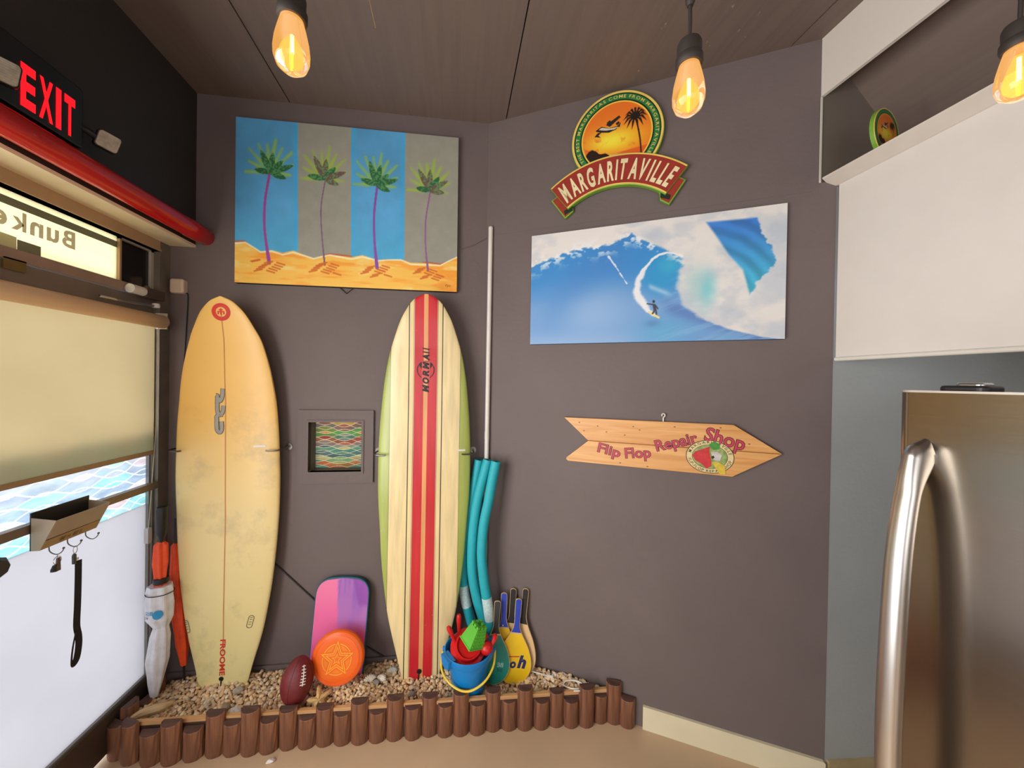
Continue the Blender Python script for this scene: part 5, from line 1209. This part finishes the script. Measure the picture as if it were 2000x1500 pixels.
toy_handle('toy_rake', 'taller red toy rake handle behind the sieve', (0.040, 1.945, 0.350), (0.036, 1.955, 0.490), [(-0.030, -0.09), (-0.02, -0.09), (-0.016, -0.03), (-0.004, -0.03), (-0.004, -0.09), (0.004, -0.09), (0.004, -0.03), (0.016, -0.03), (0.020, -0.09), (0.030, -0.09), (0.030, -0.01), (-0.030, -0.01)])
cb = thing('crab_mold', 'red crab sand mold at the right rim of the bucket', 'toy', T(0.178, 1.870, 0.362) @ RX(35) @ RZ(-25))
mk('shell', MB().lathe([(0.0, 0.022), (0.018, 0.019), (0.030, 0.008), (0.033, -0.006), (0.0, -0.008)], 20, 'Z', cap=False), RED, cb, smooth=True)
for s_, l_ in ((1, 0.052), (-1, 0.034)):
    mk('claw', MB().tube(smooth_path([(s_*0.02, 0.02, 0), (s_*0.024, 0.02+l_*0.5, 0.006), (s_*0.020, 0.02+l_, 0.004)], 5), [0.008, 0.008, 0.009, 0.010, 0.011, 0.013, 0.014, 0.015, 0.014, 0.012, 0.008], 8), RED, cb, smooth=True)
for k in range(3): mk('leg', MB().tube([(-0.024, -0.012+0.012*k, 0), (-0.040, -0.018+0.013*k, 0.004)], 0.005, 6), RED, cb)
LIMEP = pm('toy_green', (96, 190, 60), 0.42, var=0.08)
cs = thing('castle_mold', 'lime green castle sand mold tipped on top of the red toys', 'toy', T(0.122, 1.880, 0.432) @ RZ(28) @ RX(12) @ RY(18))
def frust(a, b, z0, z1): return MB().add([(-a, -a, z0), (a, -a, z0), (a, a, z0), (-a, a, z0), (-b, -b, z1), (b, -b, z1), (b, b, z1), (-b, b, z1)], [(3, 2, 1, 0), (4, 5, 6, 7), (0, 1, 5, 4), (1, 2, 6, 5), (2, 3, 7, 6), (3, 0, 4, 7)])
mk('tower', frust(0.046, 0.030, -0.045, 0.040), LIMEP, cs); mk('base_rim', frust(0.050, 0.049, -0.050, -0.044), LIMEP, cs)
for x in (-0.022, 0.0, 0.022):
    for y in (-0.022, 0.022): mk('merlon', MB().box(x-0.007, x+0.007, y-0.007, y+0.007, 0.038, 0.054), LIMEP, cs)
for y in (0.0,):
    for x in (-0.022, 0.022): mk('merlon', MB().box(x-0.007, x+0.007, y-0.007, y+0.007, 0.038, 0.054), LIMEP, cs)
for k, z in enumerate((-0.032, -0.016, 0.0, 0.016, 0.030)):
    w_ = 0.046-(z+0.045)*0.188
    for x in np.linspace(-w_*0.72, w_*0.72, 5):
        mk('stud', MB().box(x-0.003, x+0.003, -w_-0.003, -w_+0.004, z-0.003, z+0.003), LIMEP, cs); mk('stud', MB().box(w_-0.004, w_+0.003, x-0.003, x+0.003, z-0.003, z+0.003), LIMEP, cs)
# beach paddles
def paddle(lab, M, face, grip, hw_=0.085, L=0.40, plain=False):
    ys = [0, 0.010, 0.035, 0.075, 0.12, 0.17, 0.205, 0.235, 0.262, 0.285, 0.33, 0.385, 0.396, 0.40]; hs = [0.0, .034, .066, .085, .0845, .068, .048, .030, .019, .0155, .0165, .0175, .013, 0.004]
    k = hw_/0.085; p = smooth_path([(a*L/0.40, b*k if a < 0.25 else b, 0) for a, b in zip(ys, hs)], 4)
    pts = [(max(q.y, 0.0), q.x) for q in p]; out = [(a, b) for a, b in pts]+[(-a, b) for a, b in reversed(pts[1:-1])]
    out = ccw(out); t = thing('beach_paddle', lab, 'paddle', M, 'wooden beach paddles')
    mk('blade', MB().prism(out, -0.005, 0.004, 0.0008), pm('paddle_wood', (224, 188, 136), 0.5, var=0.08), t)
    fa = [(a, b) for a, b in inset(out, 0.0022)]
    yb_ = 0.235*L/0.40
    bl = [(a, b) for a, b in fa if b < yb_]; gr = [(a, b) for a, b in fa if b >= yb_+0.003]
    if not plain: mk('face', MB().poly(bl, 0.0045), face, t)
    mk('grip', MB().prism(ccw(gr), -0.0065, 0.0062, 0.001), grip, t); return t
def lean(px, py, Yb, zb_, tilt, rz, rzl): P_ = at_Y(px, py, Yb); return T(P_.x, Yb, zb_) @ RZ(rz) @ RX(90-tilt) @ RZ(rzl)
DG = pm('grip_charcoal', (52, 52, 54), 0.6); BG = pm('grip_blue', (34, 66, 178), 0.5); KG = pm('grip_black', (24, 24, 26), 0.5)
TEALF = pm('paddle_teal', (28, 138, 122), 0.4, var=0.06); YELF = pm('paddle_yellow', (246, 200, 28), 0.4, var=0.04)
p1 = paddle('teal beach paddle with charcoal grip behind the bucket', lean(962, 1333, 1.930, 0.118, 10, -6, -3), TEALF, DG, 0.083, 0.41)
mk('lettering', text_flat('BE', 0.018, 0.050, 0.088, 0.108, 0.01, 0, 0.0052, True), pm('paddle_pale_print', (176, 214, 200), 0.5), p1)
mk('lettering', text_flat('BE', 0.014, 0.046, 0.066, 0.080, 0.0, 0, 0.0052, True), pm('paddle_dark_print', (20, 70, 66), 0.5), p1)
p2 = paddle('yellow beach paddle with blue grip and printed blue letters', lean(1000, 1340, 1.936, 0.102, 9, -10, -4), YELF, BG, 0.092, 0.43)
NAVY = pm('paddle_navy_print', (36, 44, 104), 0.5)
mk('lettering', text_flat('o', -0.020, 0.012, 0.082, 0.116, 0.05, 0.2, 0.0052), NAVY, p2); mk('lettering', text_flat('o', -0.056, -0.024, 0.078, 0.112, 0.05, 0.2, 0.0052), NAVY, p2)
mk('lettering', text_flat('h', 0.018, 0.066, 0.086, 0.150, 0.05, 0.25, 0.0052), NAVY, p2)
mk('red_stripe', MB().prism([(-0.05, 0.132), (0.028, 0.140), (0.028, 0.145), (-0.05, 0.137)], 0.0046, 0.0052), pm('paddle_red_print', (206, 54, 40), 0.5), p2)
p3 = paddle('yellow beach paddle with blue grip standing behind the teal one', lean(982, 1338, 1.966, 0.108, 9, -14, 1), YELF, BG, 0.085, 0.44)
mk('rivet', MB().lathe([(0.005, 0), (0.005, 0.004), (0.003, 0.006)], 10, 'Z', (-0.004, 0.275, 0.005)), STEEL, p3)
p4 = paddle('plain wooden beach paddle with black grip in the middle of the stack', lean(992, 1336, 1.984, 0.110, 8, -16, -2), YELF, KG, 0.085, 0.455, True)
p5 = paddle('wooden beach paddle with black grip nearest the wall', lean(1012, 1336, 1.975, 0.105, 6, -24, -3), YELF, KG, 0.085, 0.47, True)
# pool noodles
def noodle(lab, pts, Y, tagz=None):
    t = thing('pool_noodle', lab, 'pool noodle', None, 'turquoise pool noodles in the corner')
    P_ = [at_Y(px, py, Y+dy) for px, py, dy in pts]; path = smooth_path(P_, 8); r = 0.0275
    mk('tube', MB().tube(path, r, 18), pm('noodle_turquoise', (34, 172, 186), 0.55, var=0.05, scale=30), t, smooth=True)
    d = (path[0]-path[1]).normalized(); q = d.to_track_quat('Z', 'Y').to_matrix().to_4x4(); q.translation = path[0]
    mk('bore', MB().lathe([(0.009, -0.002), (0.009, 0.0012)], 14, 'Z').xf(q), pm('noodle_hole', (12, 60, 66), 0.8), t)
    if tagz:
        i0 = min(range(len(path)), key=lambda i: abs(path[i].z-tagz[0])); i1 = min(range(len(path)), key=lambda i: abs(path[i].z-tagz[1]))
        mk('label', MB().tube(path[i0:i1+1], r+0.0008, 18), pm('noodle_label', (196, 222, 224), 0.6, var=0.2, scale=120), t, smooth=True)
    return t
noodle('left turquoise pool noodle half hidden behind the longboard', [(936, 898, 0), (926, 950, 0), (917, 1004, 0), (908, 1060, 0), (904, 1110, 0), (907, 1160, 0), (918, 1205, 0), (930, 1245, 0), (940, 1290, 0)], 2.115, (0.555, 0.43))
noodle('middle turquoise pool noodle bowed to the left', [(953, 898, 0), (943, 935, 0), (933, 975, 0), (924, 1040, 0), (922, 1110, 0), (931, 1166, 0), (947, 1220, 0), (955, 1260, 0), (958, 1300, 0)], 2.062)
noodle('right turquoise pool noodle with white label near its foot', [(969, 901, 0.0), (962, 935, 0.0), (955, 975, 0), (945, 1025, 0), (941, 1080, 0), (945, 1130, 0), (952, 1177, 0), (958, 1220, 0), (961, 1260, 0), (962, 1300, 0)], 2.018, (0.535, 0.41))
# white pole in the corner
pl = thing('white_pole', 'tall thin white pole standing in the wall corner', 'pole', T(0.172, 2.142, 0.0))
mk('pole', MB().tube([(0.012, -0.008, 0.10), (0.012, -0.012, 1.3), (0.016, -0.008, 2.60)], 0.0128, 14), pm('pole_white', (232, 226, 218), 0.5, var=0.05), pl, smooth=True)
mk('tape', MB().tube([(0.012, -0.012, 1.385), (0.012, -0.012, 1.43)], 0.0136, 14), WHITEP, pl); mk('cap', MB().lathe([(0.0128, 2.598), (0.0135, 2.600), (0.012, 2.610)], 14, 'Z', (0.016, -0.008, 0)), WHITEP, pl)
# umbrellas in the left corner
ORG = pm('umbrella_orange', (240, 84, 34), 0.55, var=0.12, scale=25); BAG = pm('bag_white_plastic', (222, 224, 230), 0.35, var=0.10, scale=30, coat=0.2)
def pleated(prof, c, pl_, amp, n=48):
    m = MB()
    for z, r, ox in prof:
        for i in range(n): a = 2*math.pi*i/n; q = r*(1+amp*math.cos(pl_*a+z*9)); m.v.append((c[0]+ox+q*math.cos(a), c[1]+q*math.sin(a)*0.8, z))
    for L in range(len(prof)-1):
        for i in range(n): j = (i+1) % n; m.f.append((L*n+i, L*n+j, (L+1)*n+j, (L+1)*n+i))
    m.f.append(tuple(reversed(range(n)))); m.f.append(tuple(range((len(prof)-1)*n, len(prof)*n))); return m
um = thing('umbrella', 'furled orange umbrella with black handle in a white plastic sleeve by the door', 'umbrella')
uc = (-1.425, 2.055)
mk('canopy', pleated([(0.16, 0.008, -0.02), (0.30, 0.026, -0.012), (0.46, 0.024, 0.004), (0.50, 0.026, 0.004), (0.66, 0.034, 0.0), (0.70, 0.024, 0.0), (0.74, 0.024, 0), (0.80, 0.030, 0), (0.89, 0.026, 0.002), (0.905, 0.012, 0.002)], uc, 6, 0.16), ORG, um)
mk('strap', MB().lathe([(0.028, 0.700), (0.031, 0.705), (0.031, 0.722), (0.028, 0.727)], 20, 'Z', (uc[0]+0.004, uc[1], 0)), BLACKP, um)
mk('handle', MB().lathe([(0.010, 0.895), (0.016, 0.93), (0.022, 0.945), (0.024, 1.06), (0.020, 1.075)], 16, 'Z', (uc[0]+0.004, uc[1], 0)), BLACKP, um, smooth=True)
sl_ = mk('sleeve', pleated([(0.138, 0.016, -0.022), (0.20, 0.028, -0.018), (0.32, 0.046, -0.010), (0.44, 0.040, 0.002), (0.485, 0.030, 0.006), (0.53, 0.052, 0.0), (0.60, 0.056, 0.0), (0.648, 0.052, 0.0), (0.665, 0.053, 0.0), (0.69, 0.048, 0.0)], uc, 7, 0.07), BAG, um)
mk('drawstring', MB().tube([(uc[0]+0.056*math.cos(a), uc[1]+0.047*math.sin(a), 0.655) for a in np.linspace(0, 6.2832, 25)[:-1]], 0.002, 6, True), BLACKP, sl_)
def on_sleeve(mb):
    mb.v = [(uc[0]+0.0595*math.sin(x/0.0595), uc[1]-0.0485*math.cos(x/0.0595), y) for x, y, z in mb.v]; return mb
CY_ = pm('bag_print_cyan', (40, 150, 200), 0.5)
mk('print_spot', on_sleeve(MB().poly(circle(0.022, 0.565, 0.021, 20))), CY_, sl_)
q = text_flat('GOSIS', -0.034, 0.004, 0.566, 0.584, 0.03); mk('lettering', on_sleeve(q), CY_, sl_)
mk('lettering', on_sleeve(text_flat('COM', -0.040, -0.020, 0.548, 0.558, 0.01)), pm('bag_print_navy', (40, 54, 90), 0.5), sl_)
u2 = thing('umbrella', 'slim furled orange umbrella tucked beside the yellowed surfboard', 'umbrella')
mk('canopy', pleated([(0.215, 0.012, 0.022), (0.32, 0.026, 0.014), (0.48, 0.034, 0.0), (0.66, 0.032, -0.01), (0.84, 0.020, -0.018), (0.86, 0.008, -0.018)], (-1.400, 2.150), 5, 0.2), ORG, u2)
mk('ferrule', MB().tube([(-1.378, 2.150, 0.215), (-1.374, 2.150, 0.13)], 0.005, 8), BLACKP, u2); mk('handle', MB().tube([(-1.418, 2.150, 0.855), (-1.419, 2.152, 0.98)], 0.010, 8), BLACKP, u2)
# cables
cg = [(0.425, 1.955, .145), (0.47, 1.925, .150), (0.53, 1.895, .152), (0.59, 1.915, .150), (0.635, 1.865, .150), (0.66, 1.815, .158), (0.640, 1.785, .165), (0.60, 1.800, .160), (0.575, 1.835, .152), (0.60, 1.850, .158), (0.650, 1.835, .162), (0.672, 1.800, .165), (0.655, 1.770, .168), (0.61, 1.775, .165)]
wcd = thing('white_cable', 'white power cable with plug coiled at the right end of the gravel', 'cable')
mk('cord', MB().tube(smooth_path([(x, y, z+0.006) for x, y, z in cg], 7), 0.0035, 8), WHITEP, wcd, smooth=True)
mk('plug', MB().prism(rrect(-0.014, 0.014, -0.010, 0.010, 0.003), 0, 0.018, 0.003).xf(T(0.525, 1.898, 0.148) @ RZ(-25)), WHITEP, wcd)
mk('prong_face', MB().box(-0.004, 0.004, -0.003, 0.003, 0, 0.001).xf(T(0.525, 1.898, 0.1665)), BLACKP, wcd)
c0, c1, c2, c3 = at_A(545, 1108, 0.006), at_A(608, 1166, 0.006), at_A(715, 1262, 0.006), at_A(765, 1292, 0.006)
tag(mk('wall_cable', MB().tube([(c0[0]-0.08, c0[1]+0.075, 0.006), (c0[0], c0[1], 0.006), (c1[0], c1[1], 0.006), (c2[0], c2[1], 0.006), (c3[0], c3[1], 0.006)], 0.0038, 8), pm('dark_cable', (44, 38, 38), 0.5), M=FA), 'dark cable running diagonally down the wall behind the skimboard', 'cable')

# ================================================================ REFRIGERATOR
FX, FY1, FY0, FZ = 0.868, 0.612, -0.32, 1.712
fg = thing('refrigerator', 'brushed stainless steel refrigerator with a long bowed handle', 'refrigerator')
def brushed():
    m, nt, b = new_mat('brushed_steel')
    tc = nt.nodes.new('ShaderNodeTexCoord'); mp = nt.nodes.new('ShaderNodeMapping'); mp.inputs['Scale'].default_value = (4, 4, 900); nt.links.new(tc.outputs['Object'], mp.inputs[0])
    n = nt.nodes.new('ShaderNodeTexNoise'); n.inputs['Scale'].default_value = 1.0; n.inputs['Detail'].default_value = 3; nt.links.new(mp.outputs[0], n.inputs['Vector'])
    mr = nt.nodes.new('ShaderNodeMapRange'); mr.inputs[3].default_value = 0.16; mr.inputs[4].default_value = 0.26; nt.links.new(n.outputs['Fac'], mr.inputs[0]); nt.links.new(mr.outputs[0], b.inputs['Roughness'])
    b.inputs['Base Color'].default_value = rgba((150, 140, 128)); b.inputs['Metallic'].default_value = 1.0
    b.inputs['Anisotropic'].default_value = 0.3
    return m
BR = brushed()
mk('body', MB().box(FX+0.075, 1.54, FY0+0.004, FY1-0.006, 0.03, FZ-0.004), pm('fridge_grey', (108, 106, 104), 0.5, 0.3), fg)
dp = []
rc = 0.022
dp += [(FX+0.07, FY1)] + [(FX+rc-rc*math.sin(R_(a)), FY1-rc+rc*math.cos(R_(a))) for a in range(0, 91, 10)] + [(FX+rc-rc*math.cos(R_(a)), FY0+rc-rc*math.sin(R_(a))) for a in range(0, 91, 10)] + [(FX+0.07, FY0)]
mk('door', MB().prism(ccw(dp), 0.62, FZ), BR, fg, smooth=True)
mk('freezer_drawer', MB().prism(ccw(dp), 0.06, 0.61), BR, fg, smooth=True)
mk('top_trim', MB().prism(ccw([(x+0.001 if x < FX+0.05 else x, y) for x, y in dp]), FZ, FZ+0.004), pm('pale_trim', (206, 198, 188), 0.4, 0.5), fg)
mk('hinge_cover', MB().prism(rrect(FX+0.012, FX+0.06, FY1-0.120, FY1-0.055, 0.012), FZ+0.004, FZ+0.014, 0.004), BLACKP, fg)
mk('hinge_plate', MB().prism(rrect(FX+0.018, FX+0.05, FY1-0.112, FY1-0.075, 0.008), FZ+0.014, FZ+0.019, 0.003), STEEL, fg)
hy_ = 0.563
hp = [(0.006, 1.626), (-0.014, 1.590), (-0.034, 1.540), (-0.048, 1.47), (-0.058, 1.38), (-0.065, 1.25), (-0.069, 1.12), (-0.069, 1.04), (-0.065, 0.90), (-0.056, 0.77), (-0.040, 0.65), (0.004, 0.575)]
m = MB(); path = smooth_path([(FX+a, hy_, z) for a, z in hp], 8); n_ = 16
for i, p in enumerate(path):
    t = (path[min(i+1, len(path)-1)]-path[max(i-1, 0)]).normalized(); nrm = Vector((t.z, 0, -t.x))
    s_ = i/(len(path)-1); wy = 0.014+0.005*math.sin(math.pi*s_); wn = 0.015+0.014*max(0, 1-abs(s_-0.09)*9)+0.014*max(0, 1-abs(0.91-s_)*9); wn *= min(1, 0.2+s_*12, 0.2+(1-s_)*12); wy *= min(1, 0.35+s_*12, 0.35+(1-s_)*12)
    for k in range(n_):
        a = 2*math.pi*k/n_; ca, sa = math.copysign(abs(math.cos(a))**0.8, math.cos(a)), math.copysign(abs(math.sin(a))**0.8, math.sin(a))
        off = nrm*(sa*wn)+Vector((0, 1, 0))*(ca*wy); q = p+off; m.v.append((min(q.x, FX+0.004), q.y, q.z))
for i in range(len(path)-1):
    for k in range(n_): j = (k+1) % n_; m.f.append((i*n_+k, i*n_+j, (i+1)*n_+j, (i+1)*n_+k))
m.f.append(tuple(reversed(range(n_)))); m.f.append(tuple(range((len(path)-1)*n_, len(path)*n_)))
mk('handle', m, pm('satin_steel_handle', (198, 195, 190), 0.30, 1.0, var=0.03), fg, smooth=True)

# ================================================================ STRING LIGHTS
def bulb_glass():
    m = bpy.data.materials.new('amber_bulb_glass'); m.use_nodes = True; nt = m.node_tree
    nt.nodes.remove(nt.nodes['Principled BSDF']); out = nt.nodes['Material Output']
    t = nt.nodes.new('ShaderNodeBsdfTransparent'); t.inputs[0].default_value = (1.0, 0.66, 0.28, 1)
    g = nt.nodes.new('ShaderNodeBsdfGlossy'); g.inputs['Roughness'].default_value = 0.05
    fr_ = nt.nodes.new('ShaderNodeFresnel'); fr_.inputs[0].default_value = 1.45
    mx = nt.nodes.new('ShaderNodeMixShader'); nt.links.new(fr_.outputs[0], mx.inputs[0]); nt.links.new(t.outputs[0], mx.inputs[1]); nt.links.new(g.outputs[0], mx.inputs[2])
    e = nt.nodes.new('ShaderNodeEmission'); e.inputs[0].default_value = (1.0, 0.46, 0.10, 1); e.inputs[1].default_value = 0.6
    ad = nt.nodes.new('ShaderNodeAddShader'); nt.links.new(mx.outputs[0], ad.inputs[0]); nt.links.new(e.outputs[0], ad.inputs[1]); nt.links.new(ad.outputs[0], out.inputs[0]); return m
BGL = bulb_glass(); FIL = emissive('filament_glow', (255, 206, 96), 18.0)
SOCK = pm('socket_rubber', (44, 38, 34), 0.6, var=0.15)
def string_bulb(lab, P_, src=None):
    M = T(*P_)
    if src: return copy_tree(src, M, lab)
    t = thing('string_light', lab, 'light bulb', M, 'hanging filament bulbs')
    mk('bulb', MB().lathe([(0.0165, 0.038), (0.0180, 0.032), (0.0215, 0.018), (0.0250, 0.002), (0.0268, -0.014), (0.0262, -0.026), (0.0220, -0.038), (0.012, -0.0465), (0.002, -0.049)], 32, 'Z'), BGL, t, smooth=True)
    mk('filament', MB().tube([(0.0, 0.0, 0.022), (0.0005, 0.0, 0.0), (0.001, 0.0, -0.016)], 0.0028, 8), FIL, t)
    mk('filament_stem', MB().tube([(0.001, 0, -0.016), (0.0015, 0, -0.040)], 0.0014, 6), emissive('stem_glow', (255, 190, 40), 2.2), t)
    s_ = mk('socket', MB().lathe([(0.0205, 0.036), (0.0225, 0.040), (0.0225, 0.050), (0.0200, 0.053), (0.0205, 0.072), (0.018, 0.078), (0.008, 0.081)], 24, 'Z'), SOCK, t, smooth=True)
    mk('drop_wire', MB().tube([(0, 0, 0.079), (0.0008, 0, 0.115), (-0.0005, 0, 0.150)], 0.0032, 8), SOCK, t)
    mk('wire_boot', MB().lathe([(0.0050, 0.141), (0.0075, 0.147), (0.011, 0.175), (0.011, 0.205)], 14, 'Z'), SOCK, t)
    return t
bulbs = [(570, 84, 0.60, 'amber filament bulb hanging above the palm painting'), (1345, 170, 0.65, 'amber filament bulb hanging beside the round emblem sign'), (1990, 138, 0.62, 'amber filament bulb at the right above the white screen')]
first = None; tops = []
for px, py, dep, lab in bulbs:
    d = ray(px, py); P_ = CAMP+d*(dep/d.dot(fw)); tops.append(P_+Vector((0, 0, 0.215)))
    o = string_bulb(lab, P_, first); first = first or o
a_, b_, c_ = tops
cab = smooth_path([a_+Vector((-1.06, 0.25, 0.22)), a_+Vector((-0.5, 0.1, 0.05)), a_, (a_+b_)/2+Vector((0, 0, -0.0)), b_, (b_+c_)/2+Vector((0, 0, 0.0)), c_, c_+Vector((0.3, -0.1, 0.06)), c_+Vector((0.60, -0.2, 0.14))], 8)
tag(mk('light_string_cable', MB().tube(cab, 0.005, 8), SOCK, smooth=True), 'black cable the filament bulbs hang from', 'cable')
